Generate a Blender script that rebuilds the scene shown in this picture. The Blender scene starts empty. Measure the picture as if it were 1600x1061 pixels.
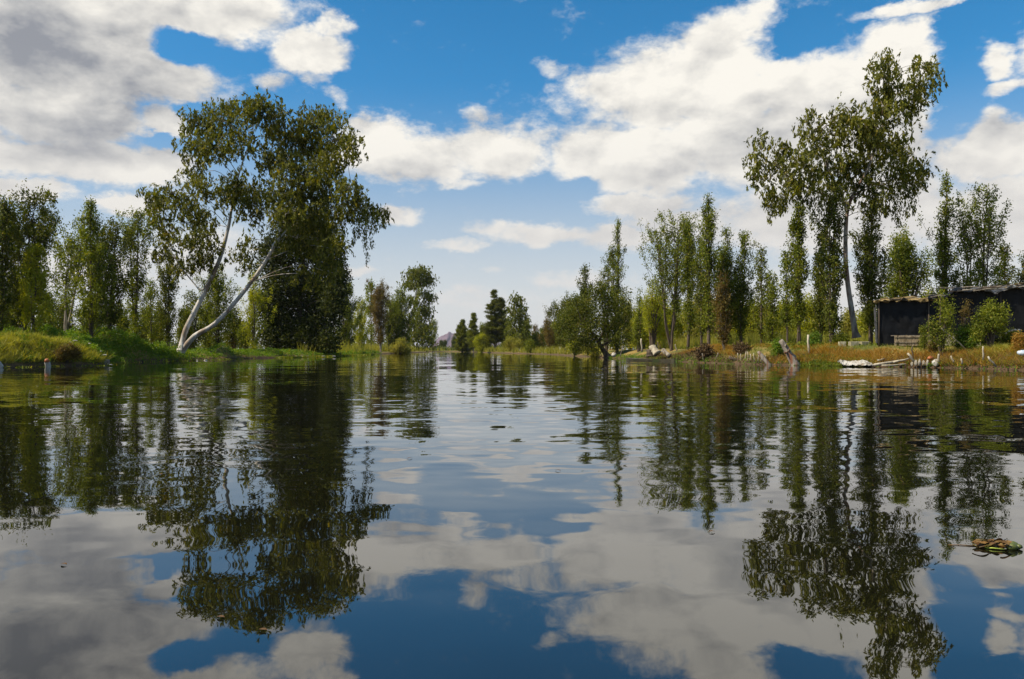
import bpy, math, random
import numpy as np
from mathutils import Vector

# ------------------------------------------------------------------ camera, sky, sun, exposure
SC = bpy.context.scene
COL = SC.collection
F, CX, YH, CAMZ = 1244.0, 800.0, 546.5, 1.0      # focal length in photo pixels, horizon row, eye height

cam_d = bpy.data.cameras.new('camera'); cam = bpy.data.objects.new('camera', cam_d); COL.objects.link(cam)
cam_d.sensor_width = 36.0; cam_d.lens = 36.0 * F / 1600.0
cam_d.shift_y = (YH - 530.5) / 1600.0
cam_d.clip_start = 0.1; cam_d.clip_end = 20000
cam.location = (0, 0, CAMZ); cam.rotation_euler = (math.radians(90), 0, 0)
SC.camera = cam

SUN_DIR = Vector((-0.88, -0.22, 0.95)).normalized()
SUN_EL = math.asin(SUN_DIR.z); SUN_ROT = math.atan2(SUN_DIR.x, SUN_DIR.y)
sun_d = bpy.data.lights.new('sun', 'SUN'); sun = bpy.data.objects.new('sun', sun_d); COL.objects.link(sun)
sun_d.energy = 5.0; sun_d.angle = math.radians(0.55); sun_d.color = (1.0, 0.88, 0.70)
sun.rotation_euler = SUN_DIR.to_track_quat('Z', 'Y').to_euler(); sun.location = (-40, -30, 60)

SC.view_settings.view_transform = 'Standard'; SC.view_settings.look = 'None'
SC.view_settings.gamma = 1.0; SC.view_settings.exposure = 0.30; SC.view_settings.use_curve_mapping = False
SC.render.engine = 'CYCLES'
SC.cycles.max_bounces = 7; SC.cycles.diffuse_bounces = 2; SC.cycles.glossy_bounces = 3
SC.cycles.transmission_bounces = 3; SC.cycles.volume_bounces = 0; SC.cycles.transparent_max_bounces = 4
SC.cycles.use_denoising = True
SC.cycles.sample_clamp_indirect = 6.0
SC.cycles.caustics_reflective = False; SC.cycles.caustics_refractive = False


class NT:
    """small node-tree writer"""
    def __init__(s, tree): s.t = tree; s.t.nodes.clear()
    def n(s, kind, ins=None, **attrs):
        nd = s.t.nodes.new(kind)
        for k, v in attrs.items(): setattr(nd, k, v)
        for k, v in (ins or {}).items():
            if isinstance(v, bpy.types.NodeSocket): s.t.links.new(v, nd.inputs[k])
            else: nd.inputs[k].default_value = v
        return nd
    def m(s, op, a, b=0.0, c=0.0, clamp=False):
        nd = s.n('ShaderNodeMath', {0: a, 1: b, 2: c}, operation=op); nd.use_clamp = clamp
        return nd.outputs[0]
    def v(s, op, a, b=(0, 0, 0), c=(0, 0, 0)):
        nd = s.n('ShaderNodeVectorMath', {0: a, 1: b, 2: c}, operation=op)
        return nd.outputs[1] if op in ('LENGTH', 'DOT_PRODUCT', 'DISTANCE') else nd.outputs[0]
    def mix(s, f, a, b, blend='MIX'):
        nd = s.n('ShaderNodeMix', data_type='RGBA', blend_type=blend)
        for k, v in ((0, f), (6, a), (7, b)):
            if isinstance(v, bpy.types.NodeSocket): s.t.links.new(v, nd.inputs[k])
            else: nd.inputs[k].default_value = v if k == 0 else (*v[:3], 1.0)
        return nd.outputs[2]
    def ramp(s, x, lo, hi, a=0.0, b=1.0, smooth=True):
        nd = s.n('ShaderNodeMapRange', {0: x, 1: lo, 2: hi, 3: a, 4: b}, interpolation_type='SMOOTHSTEP' if smooth else 'LINEAR')
        return nd.outputs[0]
    def noise(s, vec, scale, detail=4.0, rough=0.55, dist=0.0, out=0):
        nd = s.n('ShaderNodeTexNoise', {'Vector': vec, 'Scale': scale, 'Detail': detail, 'Roughness': rough, 'Distortion': dist})
        return nd.outputs[out]


def azel(px, py):
    a = math.atan2(px - CX, F)
    return a, math.atan2((YH - py) * math.cos(a), F)


def build_world():
    w = bpy.data.worlds.new('World'); SC.world = w; w.use_nodes = True
    T = NT(w.node_tree)
    sky = T.n('ShaderNodeTexSky', sky_type='NISHITA', sun_disc=False, sun_elevation=SUN_EL, sun_rotation=SUN_ROT,
              altitude=2200.0, air_density=1.0, dust_density=1.6, ozone_density=2.2)
    d = T.v('NORMALIZE', T.n('ShaderNodeTexCoord').outputs['Generated'])
    x, y, z = T.n('ShaderNodeSeparateXYZ', {0: d}).outputs
    az = T.m('ARCTAN2', x, y)
    el = T.m('ARCSINE', z)
    # ragged edges: the blobs below are looked up at warped directions
    sd = T.v('MULTIPLY', d, (1.0, 1.0, 1.9))
    w1 = T.v('SUBTRACT', T.noise(sd, 9.0, 6.0, 0.60, out=1), (0.5, 0.5, 0.5))
    w2 = T.v('SUBTRACT', T.noise(T.v('ADD', sd, (3.1, 7.7, 1.3)), 34.0, 5.0, 0.62, out=1), (0.5, 0.5, 0.5))
    base = T.n('ShaderNodeCombineXYZ', {0: az, 1: el, 2: 0.0}).outputs[0]
    p = T.v('ADD', base, T.v('ADD', T.v('MULTIPLY', w1, (0.060, 0.045, 0.0)), T.v('MULTIPLY', w2, (0.022, 0.018, 0.0))))
    # cloud bodies seen in the photograph: px, py, rx, ry, weight
    B = [(60, 70, 300, 105, 1.0), (300, 5, 190, 48, 1.0), (235, 118, 135, 46, .95), (90, 175, 190, 58, .9), (60, 0, 300, 60, 1.0),
         (487, 82, 68, 38, 1.0), (518, 42, 34, 16, .52), (428, 130, 34, 20, .46), (490, 122, 40, 20, .52), (527, 150, 26, 16, .40),
         (130, 252, 200, 36, 1.0), (250, 262, 80, 36, .95), (30, 292, 90, 22, .9), (205, 322, 66, 20, .85), (262, 190, 48, 26, .8),
         (640, 248, 130, 46, 1.0), (590, 215, 66, 38, .9), (770, 232, 115, 44, 1.0), (700, 285, 60, 12, .6), (565, 195, 30, 20, .8), (737, 178, 28, 14, .46), (775, 184, 34, 10, .40),
         (1060, 140, 190, 74, 1.0), (1150, 75, 95, 62, 1.0), (1180, 22, 34, 34, .75), (1260, 185, 300, 115, 1.0), (985, 245, 135, 62, 1.0), (1400, 110, 150, 66, 1.0),
         (1310, 330, 300, 70, .85), (1545, 225, 130, 66, 1.0), (1420, 55, 90, 34, .9), (1000, 320, 90, 24, .85), (1430, 8, 90, 16, .8), (865, 112, 34, 16, .44),
         (1550, 96, 44, 28, .85), (1562, 140, 56, 20, .85), (1110, 350, 170, 40, .7), (1560, 340, 160, 80, .85),
         (830, 366, 130, 18, .7), (720, 382, 70, 9, .55), (965, 372, 70, 22, .8), (620, 338, 40, 20, .75), (778, 421, 24, 10, .45), (560, 430, 40, 10, .5),
         (740, 470, 130, 22, .45), (930, 440, 130, 20, .5), (100, 420, 200, 40, .6), (300, 400, 160, 60, .5), (1350, 470, 300, 60, .6),
         (1700, 60, 120, 60, .9), (-120, 160, 160, 160, 1.0)]
    holes = [(290, 68, 50, 24, .7), (335, 175, 60, 14, .6), (255, 218, 55, 12, .5), (1490, 128, 62, 58, .9), (1232, 58, 72, 34, .7), (1500, 40, 40, 30, .6),
             (1190, 172, 20, 12, .35), (1590, 170, 40, 40, .6), (1480, 205, 40, 26, .5), (905, 290, 30, 14, .5)]
    def field(pos):
        acc = None
        for sgn, L in ((1, B), (-1, holes)):
            for (px, py, rx, ry, wt) in L:
                a, e = azel(px, py)
                k = math.cos(a)
                sx, sy = F / (rx * 1.12 * k * k), F / (ry * 1.12 * k)
                q = T.v('MULTIPLY_ADD', pos, (sx, sy, 0.0), (-a * sx, -e * sy, 0.0))
                f = T.ramp(T.v('LENGTH', q), 0.25, 1.25, sgn * wt, 0.0)
                acc = f if acc is None else (T.m('MAXIMUM', acc, f) if sgn > 0 else T.m('ADD', acc, f))
        return acc
    fA = field(p)
    # everywhere else the same broken cumulus goes on
    gen = T.noise(T.v('MULTIPLY', d, (1, 1, 2.2)), 3.2, 8.0, 0.58, 0.3)
    genf = T.ramp(gen, 0.50, 0.66)
    inview = T.m('MULTIPLY', T.ramp(T.m('ABSOLUTE', az), 0.62, 0.85, 1.0, 0.0), T.ramp(el, 0.42, 0.58, 1.0, 0.0))
    fld = T.m('ADD', T.m('MULTIPLY', fA, inview), T.m('MULTIPLY', genf, T.m('SUBTRACT', 1.0, inview)))
    sp = T.v('ADD', T.v('MULTIPLY', d, (1.0, 1.0, 1.7)), (1.7, 0.2, 4.4))
    puff = T.noise(sp, 14.0, 10.0, 0.64, 0.10)
    puffo = T.noise(T.v('ADD', sp, (-0.010, -0.003, 0.020)), 14.0, 5.0, 0.56, 0.10)
    soft = T.noise(sp, 6.0, 3.0, 0.5, 0.0)
    softo = T.noise(T.v('ADD', sp, (-0.020, -0.006, 0.045)), 6.0, 3.0, 0.5, 0.0)
    dens = T.m('ADD', fld, T.m('MULTIPLY', T.m('SUBTRACT', puff, 0.5), 1.35))
    wisp = T.noise(T.v('ADD', sp, (8.1, 3.3, 0.7)), 52.0, 5.0, 0.60, 0.3)
    dens = T.m('ADD', dens, T.m('MULTIPLY', T.m('SUBTRACT', wisp, 0.5), 0.50))
    alpha = T.ramp(dens, 0.11, 0.70)
    # light on the cloud: brighter where the mass thins towards the sun, grey in thick undersides
    lit = T.m('MULTIPLY_ADD', T.m('SUBTRACT', soft, softo), 2.4, 0.92)
    lit = T.m('ADD', lit, T.m('MULTIPLY', T.m('SUBTRACT', puff, puffo), 1.5))
    lit = T.m('SUBTRACT', lit, T.m('MULTIPLY', T.ramp(dens, 0.75, 1.4), 0.16))
    # heavy grey bellies (large soft masses)
    belly = None
    for (px, py, rx, ry, wt) in [(80, 110, 330, 72, .80), (270, 140, 140, 50, .66), (80, 190, 240, 50, .66), (170, 212, 170, 26, .35), (640, 275, 150, 22, .30), (1230, 240, 230, 52, .34), (1080, 175, 130, 24, .22),
                                 (1300, 340, 330, 60, .42), (1100, 330, 170, 50, .40), (1550, 300, 160, 50, .40), (1010, 270, 90, 24, .25), (120, 290, 200, 16, .3)]:
        a, e = azel(px, py); k = math.cos(a); sx, sy = F / (rx * 1.25), F / (ry * 1.25)
        f = T.ramp(T.v('LENGTH', T.v('MULTIPLY_ADD', p, (sx, sy, 0.0), (-a * sx, -e * sy, 0.0))), 0.1, 1.2, wt, 0.0)
        belly = f if belly is None else T.m('MAXIMUM', belly, f)
    lit = T.m('SUBTRACT', lit, T.m('MULTIPLY', belly, inview), clamp=True)
    low = T.ramp(el, 0.02, 0.26, 0.0, 1.0)
    ccol = T.mix(lit, (2.9, 3.05, 3.4), (9.3, 8.95, 8.2))
    ccol = T.mix(T.m('MULTIPLY', T.m('SUBTRACT', 1.0, low), 0.75), ccol, (7.4, 6.8, 6.1))
    blue = T.n('ShaderNodeGamma', {0: sky.outputs[0], 1: 1.0}).outputs[0]
    blue = T.n('ShaderNodeHueSaturation', {'Saturation': 1.36, 'Value': 1.52, 'Hue': 0.488, 'Fac': 1.0, 'Color': blue}).outputs[0]
    blue = T.v('SCALE', blue, (0, 0, 0)); T.t.links.new(T.ramp(el, 0.02, 0.36, 0.62, 1.0), blue.node.inputs['Scale'])
    out = T.mix(alpha, blue, ccol)
    # air near the horizon
    out = T.mix(T.ramp(el, -0.02, 0.33, 0.96, 0.0), out, (7.0, 6.95, 6.9))
    bg = T.n('ShaderNodeBackground', {0: out, 1: 0.086})
    T.t.links.new(bg.outputs[0], T.n('ShaderNodeOutputWorld').inputs[0])
    w.cycles.sampling_method = 'MANUAL'; w.cycles.sample_map_resolution = 512


build_world()

# ------------------------------------------------------------------ helpers
RNG = np.random.default_rng(7)


def at(px, py, d):
    """photo pixel at depth d (metres along the view) -> world point"""
    return np.array([(px - CX) / F * d, d, CAMZ + (YH - py) / F * d])


def X(px, d): return (px - CX) / F * d
def Z(py, d): return CAMZ + (YH - py) / F * d


def mesh_np(name, V, Fc, mat, smooth=False):
    """V (n,3); Fc list of faces or an (m,k) array"""
    me = bpy.data.meshes.new(name)
    V = np.asarray(V, dtype=np.float32)
    if isinstance(Fc, np.ndarray):
        m, k = Fc.shape
        me.vertices.add(len(V)); me.vertices.foreach_set('co', V.ravel())
        me.loops.add(m * k); me.loops.foreach_set('vertex_index', Fc.astype(np.int32).ravel())
        me.polygons.add(m); me.polygons.foreach_set('loop_start', np.arange(0, m * k, k, dtype=np.int32))
        me.update(calc_edges=True)
    else:
        me.from_pydata([tuple(v) for v in V], [], Fc); me.update()
    if smooth: me.polygons.foreach_set('use_smooth', np.ones(len(me.polygons), dtype=bool))
    if mat: me.materials.append(mat)
    return me


def link(name, me, parent=None, loc=None, rot=None, scale=None):
    o = bpy.data.objects.new(name, me); COL.objects.link(o)
    if parent: o.parent = parent
    if loc is not None: o.location = loc
    if rot is not None: o.rotation_euler = rot
    if scale is not None: o.scale = scale
    return o


def tag(o, label=None, cat=None, group=None, kind=None):
    for k, v in (('label', label), ('category', cat), ('group', group), ('kind', kind)):
        if v: o[k] = v
    return o


def thing(name, label, cat, loc=(0, 0, 0), rz=0.0, group=None):
    return tag(link(name, None, None, tuple(float(c) for c in loc), (0, 0, rz)), label, cat, group)


class MB:
    """collects shapes into one mesh"""
    def __init__(s): s.V = []; s.Fc = []
    def add(s, V, Fc):
        o = len(s.V); s.V.extend([tuple(map(float, v)) for v in V]); s.Fc.extend([tuple(i + o for i in f) for f in Fc]); return s
    def box(s, c, size, rot=None, taper=1.0):
        c = np.array(c, float); h = np.array(size, float) / 2
        pts = []
        for dz in (-1, 1):
            t = taper if dz > 0 else 1.0
            for dx, dy in ((-1, -1), (1, -1), (1, 1), (-1, 1)):
                pts.append(np.array([dx * h[0] * t, dy * h[1] * t, dz * h[2]]))
        if rot is not None: pts = [rot @ q for q in pts]
        return s.add([q + c for q in pts], [(3, 2, 1, 0), (4, 5, 6, 7), (0, 1, 5, 4), (1, 2, 6, 5), (2, 3, 7, 6), (3, 0, 4, 7)])
    def tube(s, P, R, n=8, cap=True, wob=0.0, seed=0):
        V, Fc = tube_arrays(P, R, n, wob, seed)
        k = len(P)
        fs = [tuple(f) for f in Fc]
        if cap: fs += [tuple(range(n - 1, -1, -1)), tuple((k - 1) * n + i for i in range(n))]
        return s.add(V, fs)
    def build(s, name, mat, parent=None, smooth=False, loc=None, rot=None):
        return link(name, mesh_np(name, s.V, s.Fc, mat, smooth), parent, loc, rot)


def tube_arrays(P, R, n=8, wob=0.0, seed=0):
    P = np.asarray(P, float); k = len(P)
    R = np.asarray(R, float) if np.ndim(R) else np.full(k, float(R))
    tan = np.gradient(P, axis=0); tan /= np.linalg.norm(tan, axis=1)[:, None] + 1e-9
    ref = np.array([0.31, 0.95, 0.05]); u = np.cross(tan, ref); u /= np.linalg.norm(u, axis=1)[:, None] + 1e-9
    v = np.cross(tan, u)
    a = np.linspace(0, 2 * np.pi, n, endpoint=False)
    rg = np.random.default_rng(seed)
    rad = R[:, None] * (1 + wob * rg.uniform(-1, 1, (k, n)))
    V = P[:, None, :] + rad[..., None] * (np.cos(a)[None, :, None] * u[:, None, :] + np.sin(a)[None, :, None] * v[:, None, :])
    i = np.arange(k - 1)[:, None] * n; j = np.arange(n)[None, :]; j2 = (j + 1) % n
    Fc = np.stack([i + j, i + j2, i + n + j2, i + n + j], -1).reshape(-1, 4)
    return V.reshape(-1, 3), Fc


def smooth_path(P, k=6):
    """Catmull-Rom through P"""
    P = np.asarray(P, float)
    Q = np.vstack([2 * P[0] - P[1], P, 2 * P[-1] - P[-2]]); out = []
    for i in range(1, len(Q) - 2):
        for t in np.linspace(0, 1, k, endpoint=False):
            a, b, c, d = Q[i - 1], Q[i], Q[i + 1], Q[i + 2]
            out.append(0.5 * (2 * b + (c - a) * t + (2 * a - 5 * b + 4 * c - d) * t * t + (3 * b - a - 3 * c + d) * t ** 3))
    out.append(P[-1]); return np.array(out)


class Tubes:
    """many tubes joined into one trunk mesh"""
    def __init__(s): s.V = []; s.F = []; s.o = 0
    def add(s, P, R, n=6, wob=0.0, seed=0):
        V, Fc = tube_arrays(P, R, n, wob, seed); s.V.append(V); s.F.append(Fc + s.o); s.o += len(V)
    def mesh(s, name, mat): return mesh_np(name, np.vstack(s.V), np.vstack(s.F), mat, True)


def unit(A): return A / (np.linalg.norm(A, axis=-1, keepdims=True) + 1e-9)


def leaf_mesh(name, C, ax, L, W, mat, rg):
    """a diamond leaf with a slight fold at every point of C, long axis ax"""
    n = len(C); ax = unit(ax); rnd = unit(rg.normal(size=(n, 3))); sd = unit(np.cross(ax, rnd)); nm = np.cross(sd, ax)
    L = np.broadcast_to(L, (n,))[:, None]; W = np.broadcast_to(W, (n,))[:, None]
    V = np.stack([C - ax * L * .5, C + sd * W * .5 - ax * L * .08 + nm * W * .12, C + ax * L * .5 - nm * W * .15, C - sd * W * .5 - ax * L * .08 + nm * W * .12], 1).reshape(-1, 3)
    return mesh_np(name, V, np.arange(4 * n).reshape(n, 4), mat)


# ------------------------------------------------------------------ materials
MATS = {}


def leaf_mat(name, a, b, c, trans=0.32, clump=0.6):
    m = bpy.data.materials.new(name); m.use_nodes = True; T = NT(m.node_tree)
    g = T.n('ShaderNodeNewGeometry'); rnd = g.outputs['Random Per Island']
    nz = T.noise(g.outputs['Position'], clump, 3.0, 0.6)
    f = T.m('ADD', T.m('MULTIPLY', rnd, 0.6), T.m('MULTIPLY_ADD', nz, 1.6, -0.6), clamp=True)
    col = T.mix(f, a, b)
    col = T.mix(T.ramp(rnd, 0.90, 0.97), col, c)
    bs = T.n('ShaderNodeBsdfPrincipled', {'Base Color': col, 'Roughness': 0.6, 'Specular IOR Level': 0.12})
    tc = T.n('ShaderNodeHueSaturation', {'Saturation': 1.2, 'Value': 1.9, 'Hue': 0.495, 'Fac': 1.0, 'Color': col}).outputs[0]
    tr = T.n('ShaderNodeBsdfTranslucent', {0: tc})
    mx = T.n('ShaderNodeMixShader', {0: trans, 1: bs.outputs[0], 2: tr.outputs[0]})
    T.t.links.new(mx.outputs[0], T.n('ShaderNodeOutputMaterial').inputs[0]); MATS[name] = m
    return m


def plain_mat(name, a, b, scale=6.0, rough=0.8, stretch=(1, 1, 1), bump=0.3, detail=6.0, spec=0.3, c=None, coord='Object'):
    m = bpy.data.materials.new(name); m.use_nodes = True; T = NT(m.node_tree)
    co = T.v('MULTIPLY', T.n('ShaderNodeTexCoord').outputs[coord], stretch)
    nz = T.noise(co, scale, detail, 0.62, 0.2)
    col = T.mix(T.ramp(nz, 0.34, 0.66), a, b)
    if c is not None:
        n2 = T.noise(T.v('ADD', co, (5.2, 1.1, 8.8)), scale * 0.37, 5.0, 0.65)
        col = T.mix(T.ramp(n2, 0.47, 0.60), col, c)
    rgh = T.m('MULTIPLY_ADD', nz, 0.25, rough - 0.12, clamp=True)
    bp = T.n('ShaderNodeBump', {'Strength': bump, 'Distance': 0.04, 'Height': nz})
    bs = T.n('ShaderNodeBsdfPrincipled', {'Base Color': col, 'Roughness': rgh, 'Specular IOR Level': spec, 'Normal': bp.outputs[0]})
    T.t.links.new(bs.outputs[0], T.n('ShaderNodeOutputMaterial').inputs[0]); MATS[name] = m
    return m


leaf_mat('euc', (0.017, 0.026, 0.005), (0.215, 0.218, 0.032), (0.28, 0.23, 0.05), 0.30, 0.7)  # euc and willow leaf tones also carry painted shadow and highlight contrast
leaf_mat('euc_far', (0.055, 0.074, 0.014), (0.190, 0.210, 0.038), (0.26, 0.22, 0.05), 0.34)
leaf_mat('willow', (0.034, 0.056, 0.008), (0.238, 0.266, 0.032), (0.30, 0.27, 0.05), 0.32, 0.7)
leaf_mat('willow_light', (0.150, 0.178, 0.020), (0.36, 0.36, 0.042), (0.40, 0.35, 0.06), 0.45)  # pale willow leaf; the thickets' sunlit brightness is put into this colour
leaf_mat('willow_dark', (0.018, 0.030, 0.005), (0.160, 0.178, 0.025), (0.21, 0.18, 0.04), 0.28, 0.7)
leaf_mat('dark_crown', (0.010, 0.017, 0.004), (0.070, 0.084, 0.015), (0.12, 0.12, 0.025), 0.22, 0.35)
leaf_mat('willow_brown', (0.095, 0.062, 0.022), (0.17, 0.130, 0.036), (0.12, 0.14, 0.03))
leaf_mat('pine', (0.050, 0.066, 0.014), (0.150, 0.155, 0.030), (0.14, 0.13, 0.04), 0.25)
leaf_mat('weed', (0.065, 0.125, 0.016), (0.170, 0.250, 0.030), (0.24, 0.22, 0.04), 0.34, 0.9)
leaf_mat('straw', (0.16, 0.165, 0.028), (0.42, 0.38, 0.08), (0.13, 0.18, 0.03), 0.3, 0.8)
leaf_mat('rust_grass', (0.23, 0.120, 0.022), (0.40, 0.25, 0.055), (0.18, 0.19, 0.035), 0.3, 0.8)
leaf_mat('green_grass', (0.090, 0.130, 0.016), (0.21, 0.235, 0.035), (0.36, 0.30, 0.07), 0.3, 0.7)
leaf_mat('reed', (0.155, 0.165, 0.028), (0.36, 0.32, 0.070), (0.15, 0.19, 0.03), 0.38, 0.3)
leaf_mat('far_leaf', (0.055, 0.075, 0.020), (0.110, 0.130, 0.034), (0.15, 0.15, 0.04), 0.25, 0.05)
leaf_mat('twig', (0.060, 0.036, 0.018), (0.140, 0.090, 0.042), (0.24, 0.18, 0.09), 0.05)
plain_mat('euc_bark', (0.36, 0.33, 0.28), (0.66, 0.63, 0.58), 2.2, 0.75, (1, 1, 0.35), 0.25, c=(0.27, 0.20, 0.14))
plain_mat('euc_bark_warm', (0.13, 0.10, 0.075), (0.34, 0.31, 0.26), 2.6, 0.8, (1, 1, 0.4), 0.35, c=(0.16, 0.09, 0.06))
plain_mat('bark', (0.055, 0.042, 0.030), (0.13, 0.10, 0.07), 5.0, 0.9, (1, 1, 0.25), 0.6)
plain_mat('bark_pale', (0.17, 0.14, 0.10), (0.30, 0.26, 0.20), 5.0, 0.9, (1, 1, 0.25), 0.5)
plain_mat('dead_wood', (0.13, 0.105, 0.08), (0.36, 0.32, 0.26), 7.0, 0.85, (1, 1, 0.18), 0.6, c=(0.20, 0.085, 0.045))
plain_mat('grey_wood', (0.16, 0.135, 0.10), (0.34, 0.30, 0.24), 9.0, 0.85, (1, 1, 0.15), 0.5, c=(0.08, 0.06, 0.04))
plain_mat('pale_wood', (0.30, 0.25, 0.17), (0.50, 0.45, 0.34), 7.0, 0.8, (1, 1, 0.2), 0.3)
plain_mat('wet_wood', (0.030, 0.026, 0.018), (0.085, 0.075, 0.045), 6.0, 0.6, (0.2, 1, 1), 0.4, c=(0.05, 0.075, 0.02))
plain_mat('tarp', (0.0035, 0.004, 0.0045), (0.010, 0.011, 0.013), 2.2, 0.55, (1, 1, 1), 0.6, spec=0.16)
plain_mat('tarp_grey', (0.035, 0.036, 0.038), (0.12, 0.12, 0.12), 2.8, 0.5, (1, 1, 1), 0.5, spec=0.4)
plain_mat('thatch', (0.13, 0.09, 0.035), (0.40, 0.29, 0.12), 10.0, 0.9, (0.25, 1, 1), 0.6, c=(0.10, 0.075, 0.04))
plain_mat('board', (0.33, 0.30, 0.20), (0.52, 0.48, 0.34), 5.0, 0.85, (1, 1, 0.3), 0.3, c=(0.22, 0.20, 0.12))
plain_mat('reed_slat', (0.20, 0.15, 0.085), (0.40, 0.32, 0.20), 8.0, 0.85, (1, 1, 0.15), 0.4)
plain_mat('white_plastic', (0.34, 0.32, 0.27), (0.54, 0.52, 0.47), 5.0, 0.5, (1, 1, 1), 0.2, c=(0.24, 0.20, 0.14))
plain_mat('blue_plastic', (0.50, 0.60, 0.70), (0.72, 0.78, 0.82), 5.0, 0.45, (1, 1, 1), 0.2)
plain_mat('orange_plastic', (0.30, 0.09, 0.03), (0.44, 0.16, 0.06), 6.0, 0.5, (1, 1, 1), 0.2)
plain_mat('stone', (0.22, 0.20, 0.16), (0.42, 0.39, 0.33), 7.0, 0.9, (1, 1, 1), 0.5, c=(0.20, 0.17, 0.11))
plain_mat('brown_leaf', (0.085, 0.040, 0.014), (0.22, 0.13, 0.040), 18.0, 0.5, (1, 1, 1), 0.4, c=(0.045, 0.07, 0.015))
plain_mat('hazy_hill_rock', (0.105, 0.072, 0.095), (0.17, 0.115, 0.14), 0.012, 0.95, (1, 1, 1), 0.2, c=(0.10, 0.09, 0.09))  # purplish tint of distant air is painted into the rock colour


def ground_mat():
    m = bpy.data.materials.new('ground'); m.use_nodes = True; T = NT(m.node_tree)
    pos = T.n('ShaderNodeNewGeometry').outputs['Position']
    n1 = T.noise(pos, 0.22, 6.0, 0.62); n2 = T.noise(T.v('ADD', pos, (31, 7, 3)), 1.3, 6.0, 0.65); n3 = T.noise(pos, 9.0, 4.0, 0.6)
    grass = T.mix(n3, (0.060, 0.075, 0.018), (0.155, 0.165, 0.040))
    straw = T.mix(n3, (0.20, 0.135, 0.042), (0.34, 0.245, 0.075))
    soil = T.mix(n3, (0.055, 0.036, 0.020), (0.13, 0.088, 0.052))
    col = T.mix(T.ramp(n1, 0.42, 0.58), grass, straw)
    col = T.mix(T.ramp(n2, 0.56, 0.68), col, soil)
    zz = T.n('ShaderNodeSeparateXYZ', {0: pos}).outputs[2]
    col = T.mix(T.ramp(T.m('MULTIPLY_ADD', n2, 0.5, zz), 0.30, 0.70, 1.0, 0.0), col, soil)
    bp = T.n('ShaderNodeBump', {'Strength': 0.7, 'Distance': 0.08, 'Height': T.m('ADD', n2, n3)})
    bs = T.n('ShaderNodeBsdfPrincipled', {'Base Color': col, 'Roughness': 0.95, 'Specular IOR Level': 0.15, 'Normal': bp.outputs[0]})
    T.t.links.new(bs.outputs[0], T.n('ShaderNodeOutputMaterial').inputs[0]); return m


def water_mat():
    m = bpy.data.materials.new('water'); m.use_nodes = True; T = NT(m.node_tree)
    pos = T.n('ShaderNodeNewGeometry').outputs['Position']
    def slope(off, sc, stretch, detail, amp):
        q = T.v('MULTIPLY', T.v('ADD', pos, off), stretch)
        c = T.v('SUBTRACT', T.noise(q, sc, detail, 0.5, 0.4, out=1), (0.5, 0.5, 0.5))
        return T.v('MULTIPLY', c, amp)
    patch = T.ramp(T.noise(T.v('MULTIPLY', pos, (0.5, 1.0, 1.0)), 0.11, 3.0, 0.55), 0.38, 0.62, 0.45, 1.25)
    py = T.n('ShaderNodeSeparateXYZ', {0: pos}).outputs[1]
    near = T.m('MULTIPLY', T.ramp(py, 2.5, 9.0, 0.55, 1.0), T.ramp(py, 18.0, 52.0, 1.0, 0.20))
    a = slope((3.0, 1.0, 0.0), 0.45, (0.5, 1.0, 1.0), 1.0, (0.018, 0.040, 0.0))
    b = slope((9.0, 4.0, 0.0), 1.5, (0.42, 1.0, 1.0), 1.0, (0.042, 0.070, 0.0))
    c = slope((1.0, 8.0, 0.0), 4.4, (0.70, 1.0, 1.0), 0.0, (0.046, 0.050, 0.0))
    bc = T.v('SCALE', T.v('ADD', b, c)); T.t.links.new(T.m('MULTIPLY', patch, near), bc.node.inputs['Scale'])
    s = T.v('ADD', a, bc)
    nrm = T.v('NORMALIZE', T.v('ADD', s, (0, 0, 1)))
    bs = T.n('ShaderNodeBsdfPrincipled', {'Base Color': (0.006, 0.006, 0.003, 1), 'Roughness': 0.010, 'IOR': 2.0, 'Normal': nrm})
    T.t.links.new(bs.outputs[0], T.n('ShaderNodeOutputMaterial').inputs[0]); return m


# ------------------------------------------------------------------ ground and water
SHORE = np.array([(-27.5, -60), (-28.5, 0), (-29.0, 30), (-29.2, 40), (-28.0, 45.5), (-26.6, 48.5), (-26.4, 51.5), (-28.2, 56), (-30.0, 62), (-30.2, 68), (-29.3, 72), (-29.4, 80),
                  (-29.0, 92), (-27.6, 110), (-27.2, 128), (-28.2, 150), (-30.5, 190), (-31.5, 240), (-33, 300), (-36, 350), (-40, 385), (-34, 402), (-22, 380), (-15, 330), (-9.5, 276),
                  (-3.0, 232), (3.8, 196), (7.4, 168), (9.6, 130), (11.4, 100), (12.2, 90), (12.6, 80), (13.6, 70), (14.8, 61), (16.4, 55), (18.6, 51), (20.4, 49), (22.4, 47), (24.0, 43.5), (25.6, 39.5),
                  (27, 30), (28, 0), (28, -60)], float)


def resample(P, step):
    d = np.r_[0, np.cumsum(np.linalg.norm(np.diff(P, axis=0), axis=1))]
    out = [0.0]
    while out[-1] < d[-1]:
        y = np.interp(out[-1], d, P[:, 1]); out.append(out[-1] + step(y))
    t = np.array(out[:-1] + [d[-1]])
    return np.stack([np.interp(t, d, P[:, 0]), np.interp(t, d, P[:, 1])], 1)


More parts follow.
